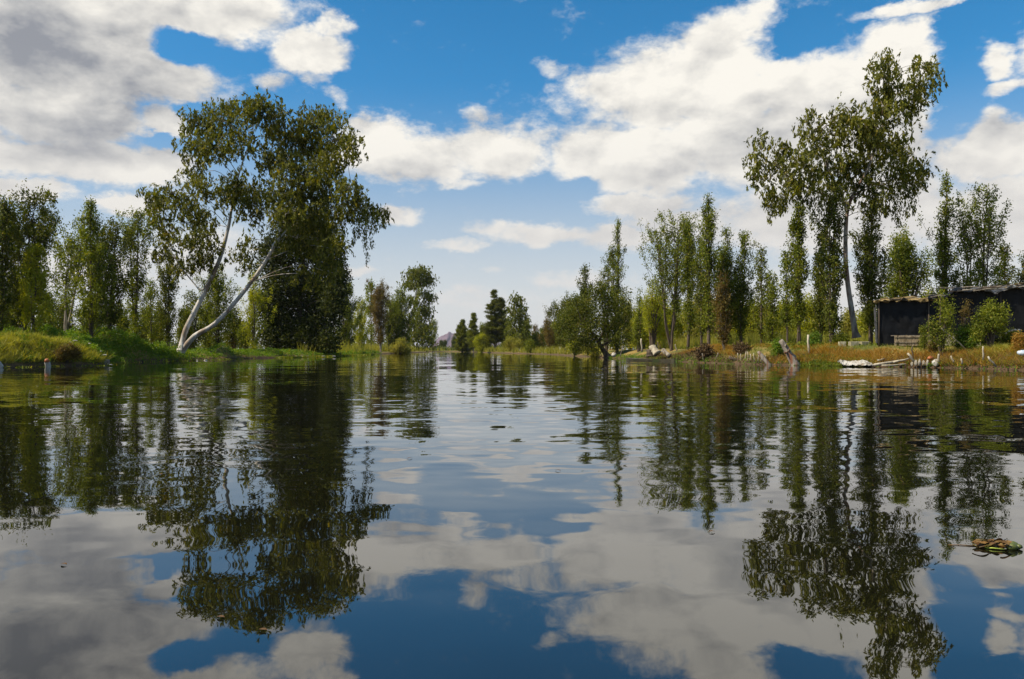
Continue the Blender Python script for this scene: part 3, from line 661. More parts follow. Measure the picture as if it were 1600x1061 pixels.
# --- trees, most of them upright willows: name, label, px, d, top, hw, kwargs
GB = 'columnar willows growing along the banks'
COLS = [
    # grassy bank
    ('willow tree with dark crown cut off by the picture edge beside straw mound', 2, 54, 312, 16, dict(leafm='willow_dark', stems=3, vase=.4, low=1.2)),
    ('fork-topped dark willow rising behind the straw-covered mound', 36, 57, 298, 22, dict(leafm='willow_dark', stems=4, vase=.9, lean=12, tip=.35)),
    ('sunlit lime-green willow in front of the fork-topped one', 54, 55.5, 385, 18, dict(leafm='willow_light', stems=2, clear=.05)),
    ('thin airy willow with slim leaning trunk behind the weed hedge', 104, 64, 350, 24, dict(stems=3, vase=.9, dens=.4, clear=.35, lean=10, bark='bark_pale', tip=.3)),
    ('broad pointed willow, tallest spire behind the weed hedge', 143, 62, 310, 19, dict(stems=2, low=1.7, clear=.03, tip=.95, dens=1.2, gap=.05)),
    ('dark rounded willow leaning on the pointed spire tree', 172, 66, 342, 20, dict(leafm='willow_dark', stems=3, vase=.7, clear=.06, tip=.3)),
    ('slender willow with mop-like drooping top beside leaning eucalyptus', 212, 69, 330, 14, dict(stems=2, vase=.9, low=.7, tip=.25, clear=.06)),
    ('short slim willow between mop-topped willow and leaning eucalyptus', 237, 84, 440, 10, dict(stems=1, dens=1.0)),
    ('dark straight willow rising directly behind the leaning white trunks', 262, 82, 392, 12, dict(leafm='willow_dark', stems=2)),
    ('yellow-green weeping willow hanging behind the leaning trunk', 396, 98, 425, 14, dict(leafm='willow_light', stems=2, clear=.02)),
    ('mid-green willow filling the angle of the leaning white trunks', 340, 86, 415, 22, dict(stems=3, clear=.03)),
    # far along the grassy bank
    ('broad upright willow just beyond the dense dark tree', 541, 152, 441, 17, dict(stems=4, vase=.2, clear=.04)),
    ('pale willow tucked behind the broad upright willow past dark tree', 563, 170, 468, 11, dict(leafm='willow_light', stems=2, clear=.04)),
    ('narrow green spire willow next to the brown leafless-looking tree', 581, 205, 434, 7, dict(stems=1, clear=.06)),
    ('brown withered upright tree standing at the water edge', 595, 192, 440, 9, dict(leafm='willow_brown', stems=4, vase=.4, clear=.12, dens=.8, bark='bark_pale', tip=.3)),
    ('bright rounded willow between brown tree and far white-trunked eucalyptus', 625, 218, 452, 16, dict(stems=4, vase=.1, clear=.03)),
    ('small dark willow at the foot of the bright rounded willow', 610, 215, 478, 8, dict(leafm='willow_dark', stems=2, clear=.03)),
    ('tiny slim tree beyond the far white-trunked eucalyptus', 676, 320, 500, 4.5, dict(stems=1, clear=.05)),
    # middle distance
    ('thin dark column tree next to the far pale-trunked eucalyptus', 824, 255, 496, 4, dict(leafm='willow_dark', stems=1, clear=.05)),
    ('brown pointed spire tree standing alone at the canal bend', 858, 188, 487, 7, dict(leafm='willow_brown', stems=2, clear=.02, low=1.5, tip=.9)),
    ('faint bare brown spire far beyond the canal bend', 836, 330, 509, 3.5, dict(leafm='willow_brown', stems=1, tip=.9)),
    ('tiny green spire beside the bare brown spire at canal bend', 845, 300, 514, 3.5, dict(stems=1, tip=.7)),
    ('second tiny green spire beyond the canal bend', 851, 290, 512, 3, dict(leafm='willow_dark', stems=1, tip=.7)),
    ('scraggly willow with open branches at the near end of canal bend', 880, 160, 470, 14, dict(leafm='willow_dark', stems=4, vase=.7, dens=.55, clear=.03, tip=.4)),
    ('grey-green willow behind the overhanging dark willow', 897, 145, 458, 11, dict(leafm='willow_dark', stems=3, vase=.3, clear=.03, tip=.5)),
    ('blunt upright willow rising out of the overhanging dark willow', 916, 128, 412, 11, dict(leafm='willow_dark', stems=2, clear=.04)),
    ('very tall slim willow directly behind the moored canoe', 963, 100, 338, 9.5, dict(stems=2, clear=.06, lumps=.6, gap=.3, tip=.7)),
    ('side stem willow sparse and lower beside the very tall slim one', 948, 102, 398, 8, dict(leafm='willow_dark', stems=2, dens=.5, vase=.6, clear=.15, tip=.4)),
    # the hut bank
    ('vase-shaped sparse willow with bare grey branches inside', 1049, 78, 338, 22, dict(stems=5, vase=1.0, dens=.42, clear=.30, gap=.3, tip=.25)),
    ('dense narrow willow touching the vase-shaped one', 1076, 76, 345, 9, dict(leafm='willow', stems=2, clear=.14, low=.8, tip=.3)),
    ('tallest slim willow of the clump behind the stick palisade', 1108, 71, 303, 10, dict(leafm='willow', stems=2, clear=.10, lumps=.6, gap=.2, tip=.5)),
    ('short willow on the flank of the tallest slim willow', 1096, 72, 370, 7, dict(leafm='willow_dark', stems=1, clear=.12)),
    ('twin-trunked leafy willow behind the stick palisade', 1133, 73, 355, 13, dict(leafm='willow', stems=3, vase=.3, clear=.14)),
    ('blunt-topped willow at the end of the clump near the leaning log', 1158, 73, 366, 12, dict(leafm='willow', stems=3, vase=.5, clear=.14, tip=.3)),
    ('brown-tinged young willow with thin pale stems at the waterline', 1131, 63.5, 425, 8, dict(leafm='willow_brown', stems=3, vase=.2, dens=.55, clear=.10, bark='bark_pale')),
    ('lone slim willow between the clump and the leaning log', 1189, 67, 388, 6.5, dict(leafm='willow_dark', stems=1, clear=.08, lumps=.6, gap=.2)),
    ('low pale-leaved willow leaning on the lone slim willow', 1207, 66, 428, 9, dict(leafm='willow', stems=2, dens=.6, clear=.05)),
    ('slim willow behind the tall leaning log', 1230, 62, 395, 7, dict(leafm='willow', stems=1, clear=.16, gap=.2)),
    ('taller willow behind the pale post near the leaning log', 1248, 61, 312, 9, dict(leafm='willow', stems=2, clear=.14, lumps=.6, gap=.2, tip=.4)),
    ('slim side willow flanking the dense pillar willow', 1283, 60, 350, 7, dict(leafm='willow_dark', stems=2, clear=.12, gap=.2)),
    ('dense pillar willow standing close by the pale eucalyptus trunk', 1299, 56.2, 288, 13, dict(leafm='willow_dark', stems=2, clear=.08, dens=1.2, tip=.3)),
    ('dark willow between the pale eucalyptus trunk and the hut corner', 1361, 59, 300, 13, dict(leafm='willow_dark', stems=3, vase=.2, clear=.14, tip=.4)),
    ('tall spire willow rising behind the hut roof', 1475, 61, 274, 13, dict(leafm='willow', stems=2, clear=.10, lumps=.6, gap=.25, tip=.8)),
    ('tall open willow with spreading top behind the hut roof', 1530, 60, 292, 25, dict(leafm='willow', stems=4, vase=.9, dens=.6, clear=.12, gap=.3, tip=.25)),
    ('small pointed willow behind the grey end of the hut roof', 1571, 65, 384, 9, dict(leafm='willow_dark', stems=1, clear=.10, tip=.8, gap=.2)),
    ('dark willow cut off by the picture edge behind the hut', 1600, 63, 396, 9, dict(leafm='willow_dark', stems=2, clear=.10)),
]
for i, (lab, px, d, top, hw, kw) in enumerate(COLS):
    column_tree('willow_tree', lab, px, d, top, hw, seed=i * 7 + 3, group=GB, **kw)

# far eucalypts
blob_tree('eucalyptus_tree', 'far eucalyptus with white slanting trunk and rounded high crown', 'tree', 640, 258, [([(634, 548), (637, 518), (647, 487), (650, 460), (652, 440)], .45, .12, 0), ([(650, 465), (660, 450), (668, 440)], .15, .06, 0)],
          [(645, 430, 12, 9), (655, 424, 12, 7), (664, 430, 10, 9), (670, 438, 7, 8), (636, 443, 8, 6), (650, 442, 14, 8), (664, 460, 10, 6), (672, 465, 6, 8), (644, 470, 9, 8), (660, 482, 11, 9), (668, 490, 7, 10), (645, 500, 10, 10), (660, 510, 14, 12), (650, 525, 16, 14), (668, 525, 9, 16)],
          MATS['euc_far'], MATS['euc_bark'], 31, fat=1.25, L=.42, W=.20, sig=(.6, .6, .5), depth=3, n_leaf=33, per=14, split_limbs=False, limb_r=.14)
blob_tree('eucalyptus_tree', 'far slim eucalyptus with crooked pale trunk beside the pine', 'tree', 812, 243, [([(812, 548), (812, 525), (805, 510), (806, 490), (807, 470)], .26, .08, 0)],
          [(806, 465, 9, 5), (812, 470, 7, 6), (800, 478, 6, 5), (812, 484, 9, 8), (800, 488, 6, 6), (815, 498, 9, 9), (803, 500, 6, 6), (820, 510, 6, 12), (798, 515, 8, 10), (812, 525, 10, 12)],
          MATS['euc_far'], MATS['euc_bark'], 32, fat=1.25, L=.40, W=.19, sig=(.5, .5, .45), depth=2.5, n_leaf=33, per=14, split_limbs=False, limb_r=.1)

conifer('dark twin-topped pine, tallest tree at the far end of the canal', 773, 292, 452, 19, 1, ((-1, 1.0), (9, .88)))
conifer('smaller pointed pine beside the twin-topped pine', 740, 320, 489, 9, 2, leafm='euc_far')
conifer('blunt feathery pine next to the far hill', 723, 330, 499, 9, 3, ((0, 1.0), (-5, .85)), leafm='euc_far')

# overhanging dark willow at the canoe
blob_tree('willow_tree', 'dark spreading willow with slanting trunk overhanging the water by the canoe', 'tree', 948, 97, [([(949, 557), (938, 540), (925, 520), (910, 508)], .30, .12, 0), ([(935, 536), (945, 510), (950, 480)], .16, .06, 1), ([(938, 542), (965, 525), (975, 510)], .14, .05, 0)],
          [(880, 510, 12, 14), (895, 495, 14, 16), (915, 480, 16, 18), (930, 462, 14, 16), (950, 475, 16, 18), (905, 520, 18, 12), (930, 505, 20, 16), (955, 510, 18, 16), (975, 495, 10, 16), (925, 530, 14, 10), (968, 528, 12, 10), (940, 450, 10, 10), (900, 470, 8, 10), (978, 470, 7, 14), (890, 530, 10, 8), (905, 540, 12, 8), (928, 544, 12, 8), (962, 540, 12, 8), (980, 525, 8, 14)],
          MATS['willow_dark'], MATS['bark'], 33, L=.25, W=.12, sig=(.42, .42, .42), depth=2.5, n_leaf=32, per=32, droop=False, split_limbs=False)

# round trees and bushes: label, px, d, top, hw, leaf, kwargs
GS = 'sunlit willow thickets behind the banks'
BUSH = [
    ('willow_tree', 'wide round bright willow behind the hut roof', 1412, 70, 352, 44, 'willow', dict(cat='tree', L=.2, dens=.7, droop=.5)),
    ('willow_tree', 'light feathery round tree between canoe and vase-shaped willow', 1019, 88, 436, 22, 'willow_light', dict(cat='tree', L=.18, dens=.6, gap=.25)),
    ('willow_tree', 'small pale broken-topped tree beside the very tall slim willow', 998, 92, 452, 11, 'willow', dict(cat='tree', L=.18, dens=.5, gap=.3)),
    ('bush', 'dark rounded bush drooping into the water beside the straw mound', 104, 48.1, 541, 19, 'willow_brown', dict(L=.10, dens=1.6)),
    ('bush', 'yellow-green rounded bush by the brown withered tree', 627, 212, 531, 17, 'reed', dict(L=.3)),
    ('bush', 'dry straw-coloured bush at the foot of the slim far eucalyptus', 799, 228, 529, 17, 'reed', dict(L=.3)),
    ('bush', 'green bush between the far pines', 752, 290, 522, 12, 'willow_light', dict(L=.35)),
    ('bush', 'low dark bush on the shore past the dry straw-coloured bush', 830, 200, 532, 9, 'willow', dict(L=.25)),
    ('bush', 'yellowing low bush at the overhanging willow foot', 925, 103, 541, 14, 'reed', dict(L=.15)),
    ('bush', 'lime bush under the overhanging willow canopy', 897, 125, 531, 11, 'willow_light', dict(L=.2)),
    ('shrub', 'upright leafy shrub with rounded shoots before the black tarp wall', 1549, 45.5, 472, 25, 'willow', dict(L=.13, dens=1.1, upright=1, gap=.15)),
    ('shrub', 'spindly green sapling in front of the tarp wall, taller than the roof edge', 1470, 46.5, 448, 20, 'willow', dict(L=.12, dens=.8, upright=1, gap=.45)),
    ('shrub', 'dark twiggy sapling before the hut between two shrubs', 1507, 46.8, 468, 12, 'willow_brown', dict(L=.09, dens=.35, upright=1, gap=.5)),
    ('shrub', 'small green weed standing before the reed screen', 1444, 49, 512, 6, 'willow', dict(L=.09, dens=.7, gap=.3)),
    ('bush', 'tangled weeds along the foot of the tarp wall between the shrubs', 1514, 46.6, 512, 24, 'weed', dict(L=.11, dens=.9, gap=.2)),
    ('bush', 'brownish weeds before the hut wall next to the reed screen', 1462, 47.5, 520, 14, 'willow_brown', dict(L=.10, dens=.7, gap=.3)),
    ('bush', 'green weedy bush between tall leaning log and stick palisade', 1213, 54.5, 533, 12, 'weed', dict(L=.12)),
    ('bush', 'low green bush behind the pale post', 1275, 55, 524, 13, 'weed', dict(L=.12)),
    ('bush', 'low dark bush at the hut bank between eucalyptus and pillar willow', 1312, 56, 522, 12, 'willow', dict(L=.12)),
    ('bush', 'dry brush tangle between the canoe and the stick palisade', 1103, 62.5, 541, 15, 'twig', dict(L=.16)),
    ('bush', 'dry brown brush on the bank behind the stick palisade', 1160, 59.5, 541, 16, 'twig', dict(L=.14)),
    ('bush', 'rusty dry bush beside the hut at the picture edge', 1592, 42.5, 524, 10, 'rust_grass', dict(L=.10)),
]
for i, (nm, lab, px, d, top, hw, lm, kw) in enumerate(BUSH):
    bush(nm, lab, px, d, top, hw, lm, i, **kw)
rg = np.random.default_rng(77)
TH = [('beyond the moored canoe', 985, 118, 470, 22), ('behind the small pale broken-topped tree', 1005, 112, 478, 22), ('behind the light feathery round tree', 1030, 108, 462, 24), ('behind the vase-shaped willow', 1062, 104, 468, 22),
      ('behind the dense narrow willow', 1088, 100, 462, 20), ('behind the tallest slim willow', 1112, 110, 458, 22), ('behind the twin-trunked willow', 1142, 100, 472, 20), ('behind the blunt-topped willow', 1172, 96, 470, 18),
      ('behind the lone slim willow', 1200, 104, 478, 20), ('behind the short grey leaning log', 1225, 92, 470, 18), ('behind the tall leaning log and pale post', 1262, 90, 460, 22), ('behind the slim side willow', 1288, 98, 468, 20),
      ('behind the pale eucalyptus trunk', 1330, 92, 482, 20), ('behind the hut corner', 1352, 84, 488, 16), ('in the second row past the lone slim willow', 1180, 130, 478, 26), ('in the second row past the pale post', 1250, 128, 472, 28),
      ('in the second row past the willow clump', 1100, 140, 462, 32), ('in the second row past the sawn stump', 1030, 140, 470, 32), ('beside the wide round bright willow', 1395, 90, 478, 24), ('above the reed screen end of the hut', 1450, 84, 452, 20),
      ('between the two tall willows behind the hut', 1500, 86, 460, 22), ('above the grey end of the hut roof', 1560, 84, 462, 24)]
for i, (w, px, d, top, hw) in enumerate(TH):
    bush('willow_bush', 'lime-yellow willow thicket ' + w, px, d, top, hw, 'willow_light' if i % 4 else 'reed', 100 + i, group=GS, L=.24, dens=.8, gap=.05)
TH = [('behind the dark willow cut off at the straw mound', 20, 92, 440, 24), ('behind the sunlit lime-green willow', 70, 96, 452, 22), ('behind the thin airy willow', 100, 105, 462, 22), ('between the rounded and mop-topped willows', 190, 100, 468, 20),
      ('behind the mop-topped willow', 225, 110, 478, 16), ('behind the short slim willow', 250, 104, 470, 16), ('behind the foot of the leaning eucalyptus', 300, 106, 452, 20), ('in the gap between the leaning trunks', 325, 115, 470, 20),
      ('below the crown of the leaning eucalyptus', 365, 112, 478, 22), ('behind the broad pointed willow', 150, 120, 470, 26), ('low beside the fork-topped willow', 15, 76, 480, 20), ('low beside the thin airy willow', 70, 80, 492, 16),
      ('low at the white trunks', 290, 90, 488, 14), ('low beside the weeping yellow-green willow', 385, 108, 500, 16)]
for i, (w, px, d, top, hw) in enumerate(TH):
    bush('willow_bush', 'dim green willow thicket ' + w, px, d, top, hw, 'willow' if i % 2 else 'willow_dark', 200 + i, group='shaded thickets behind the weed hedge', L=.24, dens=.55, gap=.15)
for i, (w, px, d, top, hw, lm) in enumerate([('between the two pointed pines', 731, 345, 516, 10, 'euc_far'), ('filling the gap beside the twin-topped pine', 757, 330, 506, 11, 'willow'), ('between twin-topped pine and slim eucalyptus', 792, 300, 500, 11, 'euc_far'),
                                             ('just past the slim far eucalyptus', 822, 275, 506, 10, 'willow_light'), ('before the tiny green spires', 840, 245, 522, 11, 'willow'), ('beside the brown pointed spire', 868, 200, 505, 11, 'willow'), ('behind the dry straw-coloured bush', 806, 270, 514, 12, 'willow_light')]):
    bush('willow_tree', 'rounded far willow ' + w, px, d, top, hw, lm, 330 + i, cat='tree', group='rounded willows at the far end of the canal', L=.42, dens=1.6)
for i, (px, d, top) in enumerate([(689, 520, 530), (695, 560, 532), (709, 480, 524), (714, 540, 531)]):
    bush('tree', 'tiny distant tree standing before the hazy hill', px, d, top, 2.6, 'far_leaf', 300 + i, cat='tree', group='tiny trees before the hill', L=.4)

# ------------------------------------------------------------------ ground cover
def on_bank(n, xa, xb, ya, yb, rg, smin=0.0, smax=1e9):
    P = np.stack([rg.uniform(xa, xb, n), rg.uniform(ya, yb, n)], 1); s = shore_dist(P)
    P = P[(s > smin) & (s < smax)]; return np.c_[P, ground_z(P[:, 0], P[:, 1])]


def blades(name, label, P, h, w, mat, rg, lean=.45, cat='grass', k=3):
    P = np.repeat(P, k, 0) + np.c_[rg.normal(size=(len(P) * k, 2)) * .07, np.zeros(len(P) * k)]
    n = len(P); H = h * rg.uniform(.5, 1.4, n)
    a = rg.uniform(0, 6.28, n); sd = np.stack([np.cos(a), np.sin(a), np.zeros(n)], 1)
    tip = P + np.c_[rg.normal(size=(n, 2)) * lean * H[:, None], H]
    V = np.stack([P - sd * w / 2 - [0, 0, .03], P + sd * w / 2 - [0, 0, .03], tip], 1).reshape(-1, 3)
    o = link(name, mesh_np(name, V, np.arange(3 * n).reshape(n, 3), mat)); return tag(o, label, cat, kind='stuff')


def mat_leaves(name, label, P, hmax, L, mat, rg, cat='weeds', k=4):
    """leafy ground cover of uneven height"""
    lump = sum(np.sin(P[:, 0] * f + a) * np.sin(P[:, 1] * f * .8 + b) for f, a, b in ((.9, 1, 2), (1.9, 0, 4), (3.4, 3, 1))) / 3
    Hh = hmax * np.clip(.62 + .6 * lump, .12, 1.2)
    Q = np.repeat(P, k, 0); Hq = np.repeat(Hh, k); n = len(Q)
    Q = Q + np.c_[rg.normal(size=(n, 2)) * .12, Hq * rg.uniform(0, 1, n) ** .6]
    o = link(name, leaf_mesh(name, Q, np.array([0, 0, .35]) + rg.normal(size=(n, 3)) * .8, L * rg.uniform(.6, 1.4, n), L * .5, mat, rg)); return tag(o, label, cat, kind='stuff')


rg = np.random.default_rng(41)
mat_leaves('mound_weeds', 'patches of green weeds among the straw on the mound', np.array([q for q in on_bank(6000, -36, -25, 43.5, 54, rg, .2, 6.0) if math.sin(q[0] * 1.7 + 2) * math.sin(q[1] * 1.3) + .6 * math.sin(q[0] * 4.1 + q[1] * 2.3) > -.10]), .50, .15, MATS['weed'], rg)
TP = on_bank(150, -36, -25, 43.5, 54, rg, .3, 6.0); TP = np.repeat(TP, 26, 0) + rg.normal(size=(len(TP) * 26, 3)) * [.16, .16, 0]
blades('grass_tufts', 'taller tufts of pale grass rising from the straw mound', TP, .55, .05, MATS['straw'], rg, .5, k=2)
blades('straw_grass', 'yellow straw-like grass matted over the mound', on_bank(14000, -36, -25, 43.5, 54, rg, .25, 6.0), .34, .06, MATS['straw'], rg, .9)
mat_leaves('weeds', 'lush green weed hedge behind the straw mound', np.vstack([on_bank(15000, -44, -28, 53, 72, rg, .6, 12), on_bank(2500, -44, -34, 47, 54, rg, 7.5, 12), on_bank(2200, -31, -26.5, 51.5, 58, rg, .3, 2.2)]), 1.25, .17, MATS['weed'], rg)
mat_leaves('shore_weeds', 'thin green fringe of water plants along the grassy bank', np.vstack([on_bank(5000, -33, -24, 38, 90, rg, -.5, .45)]) * [1, 1, .3], .14, .14, MATS['green_grass'], rg, k=3)
mat_leaves('bank_weeds', 'green weeds round the foot of the leaning eucalyptus', on_bank(6000, -37, -27, 70, 100, rg, .2, 5), .55, .18, MATS['weed'], rg)
P = on_bank(9000, -34, -24.5, 96, 165, rg, -1.6, .8); P[:, 2] = np.maximum(P[:, 2] * 0, .02)
mat_leaves('hyacinth_mat', 'bright green mat of water hyacinth along the dark tree', P, .16, .3, MATS['green_grass'], rg, k=3)
mat_leaves('slope_weeds', 'bright green weeds on the slope between straw mound and leaning eucalyptus', on_bank(5200, -34, -26.5, 53, 74, rg, -.15, 2.2), .5, .16, MATS['weed'], rg, k=4)
mat_leaves('shore_greens', 'low green plants on the bank below the dense dark tree', on_bank(9000, -38, -25.5, 98, 185, rg, .0, 6), .55, .26, MATS['weed'], rg, k=4)
blades('reeds', 'tall yellow reeds along the far part of the grassy bank', np.vstack([on_bank(2200, -42, -26, 135, 300, rg, 2.0, 9), on_bank(1200, -60, -5, 300, 420, rg, .4, 10)]), 2.0, .12, MATS['reed'], rg, .18, 'reeds', 5)
blades('shore_reeds', 'yellow reeds lining the bend of the canal', on_bank(9000, -30, 26, 110, 340, rg, .2, 5), 1.3, .12, MATS['reed'], rg, .25, 'reeds', 4)
blades('maize_stubble', 'golden dry stalks standing between the trunks of the hut bank', on_bank(6000, 13, 40, 74, 105, rg, 8, 60), 1.5, .07, MATS['reed'], rg, .2, 'stalks', 3)
blades('rust_grass', 'rust-coloured dry grass on the mounds of the hut bank', np.vstack([on_bank(3400, 13, 18, 60, 73, rg, 1.6, 4.5), on_bank(1800, 15, 22, 52, 62, rg, 3.4, 5.5), on_bank(3000, 19.5, 27, 44, 53, rg, 1.3, 3.0)]), .24, .045, MATS['rust_grass'], rg, 1.0)
blades('bank_grass', 'short green-yellow grass on the hut bank', np.vstack([on_bank(13000, 13, 36, 42, 70, rg, 1.2, 12)]), .15, .045, MATS['green_grass'], rg, .9)
blades('fallen_straw', 'heap of fallen straw and dry stalks by the hut', np.vstack([on_bank(3500, 24, 34, 38, 45, rg, .3, 4.5)]), .28, .045, MATS['straw'], rg, 1.6)
mat_leaves('fringe_weeds', 'green weeds hanging over the waterline of the hut bank', np.vstack([on_bank(13000, 11, 29, 36, 96, rg, -.35, 1.3)]) * [1, 1, .75], .36, .15, MATS['weed'], rg, k=3)
blades('hanging_grass', 'long dry grass hanging over the edge of the hut bank', np.vstack([on_bank(9500, 17, 30, 36, 54, rg, .1, 2.4)]), .38, .04, MATS['rust_grass'], rg, 1.0)
mat_leaves('creeper', 'low bright green creeper at the foot of the tall leaning log', np.vstack([on_bank(2500, 18.2, 22, 48, 53, rg, -.4, 1.6)]) * [1, 1, .9], .26, .14, MATS['green_grass'], rg, k=4)
mat_leaves('undergrowth', 'dark undergrowth below the willow trunks of the hut bank', np.vstack([on_bank(3200, 12, 36, 54, 80, rg, 3.5, 9)]), .5, .2, MATS['willow'], rg, k=4)

blades('dead_stalks', 'brown dead stalks and roots hanging over the waterline of the hut bank', np.vstack([on_bank(5200, 11, 20, 50, 78, rg, .05, 1.5), on_bank(3000, 21, 30, 37, 48, rg, .05, 1.8)]), .42, .03, MATS['twig'], rg, .8, 'stalks', 3)
# far woods closing the plain
n = 5200; a = rg.uniform(-.75, .75, n); dd = rg.uniform(430, 800, n); xx = np.tan(a) * dd
keep = (shore_dist(np.stack([xx, dd], 1)) > 20); xx, dd = xx[keep], dd[keep]
hh = (6 + 5 * np.sin(xx * .031) * np.sin(xx * .011 + 1) + 3 * np.sin(xx * .13)) * rg.uniform(.1, 1, len(xx)) ** .7
hh = np.where(np.abs(xx / dd + .080) < .045, hh * .20, hh)
C = np.repeat(np.c_[xx, dd, hh + .5], 10, 0); C = C + rg.normal(size=C.shape) * [1.6, 1.6, .8]; C[:, 2] = np.abs(C[:, 2])
tag(link('treeline', leaf_mesh('treeline', C, rg.normal(size=C.shape) + [0, 0, .6], 1.5, .9, MATS['far_leaf'], rg)), 'far-off belt of low green woods across the plain', 'woods', kind='stuff')


# ------------------------------------------------------------------ things on the banks
def rotz(a): c, s = math.cos(a), math.sin(a); return np.array([[c, -s, 0], [s, c, 0], [0, 0, 1]])
def rotx(a): c, s = math.cos(a), math.sin(a); return np.array([[1, 0, 0], [0, c, -s], [0, s, c]])
def roty(a): c, s = math.cos(a), math.sin(a); return np.array([[c, 0, s], [0, 1, 0], [-s, 0, c]])


def log(name, label, p0, p1, r0, r1, mat, seed, cat='log', knots=2, group=None, stub=True):
    """a real log from p0 (foot) to p1 with uneven girth, cut end and broken branch stubs"""
    rg = np.random.default_rng(seed); p0 = np.array(p0, float); p1 = np.array(p1, float)
    root = thing(name, label, cat, p0, 0, group); v = p1 - p0; ts = np.linspace(0, 1, 9); L = np.linalg.norm(v)
    P = v[None] * ts[:, None] + rg.normal(size=(9, 3)) * L * .012; P[0] = 0
    R = np.interp(ts, [0, .15, 1], [r0 * 1.3, r0, r1]) * (1 + .06 * rg.normal(size=9))
    mb = MB(); mb.tube(P, R, 10, True, .10, seed); mb.build('bole', mat, root, True)
    if stub:
        for k in range(knots):
            t = rg.uniform(.3, .85); a = unit(np.cross(v, rg.normal(size=3))); b = v * t
            m2 = MB(); m2.tube(np.array([b, b + a * r0 * 1.4, b + a * r0 * 2.0 + v / L * .1]), [r0 * .35, r0 * .26, r0 * .12], 7, True, .1, k); m2.build('branch_stub', mat, root, True)
    return root


def stick(label, px0, py0, px1, py1, d, r, mat, group=None, name='stick', cat='stick', d1=None, rr=None):
    p0, p1 = at(px0, py0, d), at(px1, py1, d1 or d); rg = np.random.default_rng(int(px0 * 7 + py1)); v = p1 - p0
    P = np.array([[0, 0, 0], v * .35 + rg.normal(size=3) * .02, v * .7 + rg.normal(size=3) * .02, v]); mb = MB(); mb.tube(P, [r, r * .95, r * .85, (rr or r * .7)], 7, True, .12, 3)
    return tag(mb.build(name, mat, None, True, tuple(p0)), label, cat, group)


def lump(name, label, cat, px, py, d, size, mat, seed, group=None, rough=.18, flat=1.0, rings=8, n=10):
    """an irregular closed lump (stone, bag)"""
    rg = np.random.default_rng(seed); V = []; Fc = []
    ph = rg.uniform(0, 6.28, 4)
    for i in range(rings + 1):
        t = math.pi * i / rings
        for j in range(n):
            a = 2 * math.pi * j / n; k = 1 + rough * (math.sin(2 * a + ph[0] + t) + .6 * math.sin(3 * a + ph[1]) * math.sin(2 * t + ph[2])) + rough * .4 * rg.normal()
            V.append((size[0] * .5 * math.sin(t) * math.cos(a) * k, size[1] * .5 * math.sin(t) * math.sin(a) * k, size[2] * .5 * (1 + math.cos(t) * (1 if t > 1.57 else k * flat))))
    for i in range(rings):
        for j in range(n): Fc.append((i * n + j, (i + 1) * n + j, (i + 1) * n + (j + 1) % n, i * n + (j + 1) % n))
    p = at(px, py, d)
    return tag(link(name, mesh_np(name, V, Fc, mat, True), None, tuple(p)), label, cat, group)


# tall leaning log, smaller log, stumps
log('leaning_log', 'tall weathered log leaning out of the water, bark peeling red', at(1246, 571, 51.0) - [0, 0, .15], at(1221, 532, 51.4), .26, .15, MATS['dead_wood'], 1, knots=3)
log('leaning_log', 'short grey log leaning out of the water beside the stick palisade', at(1204, 570, 52.8) - [0, 0, .12], at(1185, 550, 53.2), .15, .11, MATS['dead_wood'], 2, knots=1)
log('driftwood_log', 'low curved driftwood log lying at the palisade foot', at(1165, 565, 57.5) - [0, 0, .04], at(1139, 559, 58.0), .10, .13, MATS['grey_wood'], 3, knots=1)
log('cut_stump', 'pale sawn stump tilted above the canoe', at(1027, 553, 71), at(1018, 541, 71.5), .34, .30, MATS['pale_wood'], 4, knots=0, cat='stump')
log('cut_log', 'short sawn log lying beside the pale tilted stump', at(1046, 556, 69), at(1036, 547, 70), .17, .20, MATS['grey_wood'], 5, knots=1)
log('dark_stump', 'dark upright stump behind the canoe', at(1016, 557, 71.5), at(1015, 546, 71.5), .33, .28, MATS['bark'], 6, knots=0, cat='stump')
for lab, a in (('pale upright post beside the tall leaning log', (1264, 556, 1263, 523, 52.6, .085)), ('pale thin post standing behind the canoe', (1003, 550, 1002, 529, 73, .09)),
               ('dark slim post in front of the reed screen', (1427, 560, 1426, 541, 47.4, .045)), ('pale short post before the upright leafy shrub', (1536, 562, 1536, 541, 42.0, .045))):
    stick(lab, *a, MATS['pale_wood'] if 'pale' in lab else MATS['bark'], name='post', cat='post')
rg = np.random.default_rng(9)
for i, px in enumerate([1153, 1157, 1165, 1168, 1172, 1178, 1185, 1189]):
    stick('pale thin stick of the palisade standing in the waterline', px + rg.uniform(-.5, .5), 567, px + rg.uniform(-1, 1), 549 + rg.uniform(0, 4), 57.0 - (px - 1153) * .09, .035, MATS['pale_wood'], 'sticks of the little palisade')
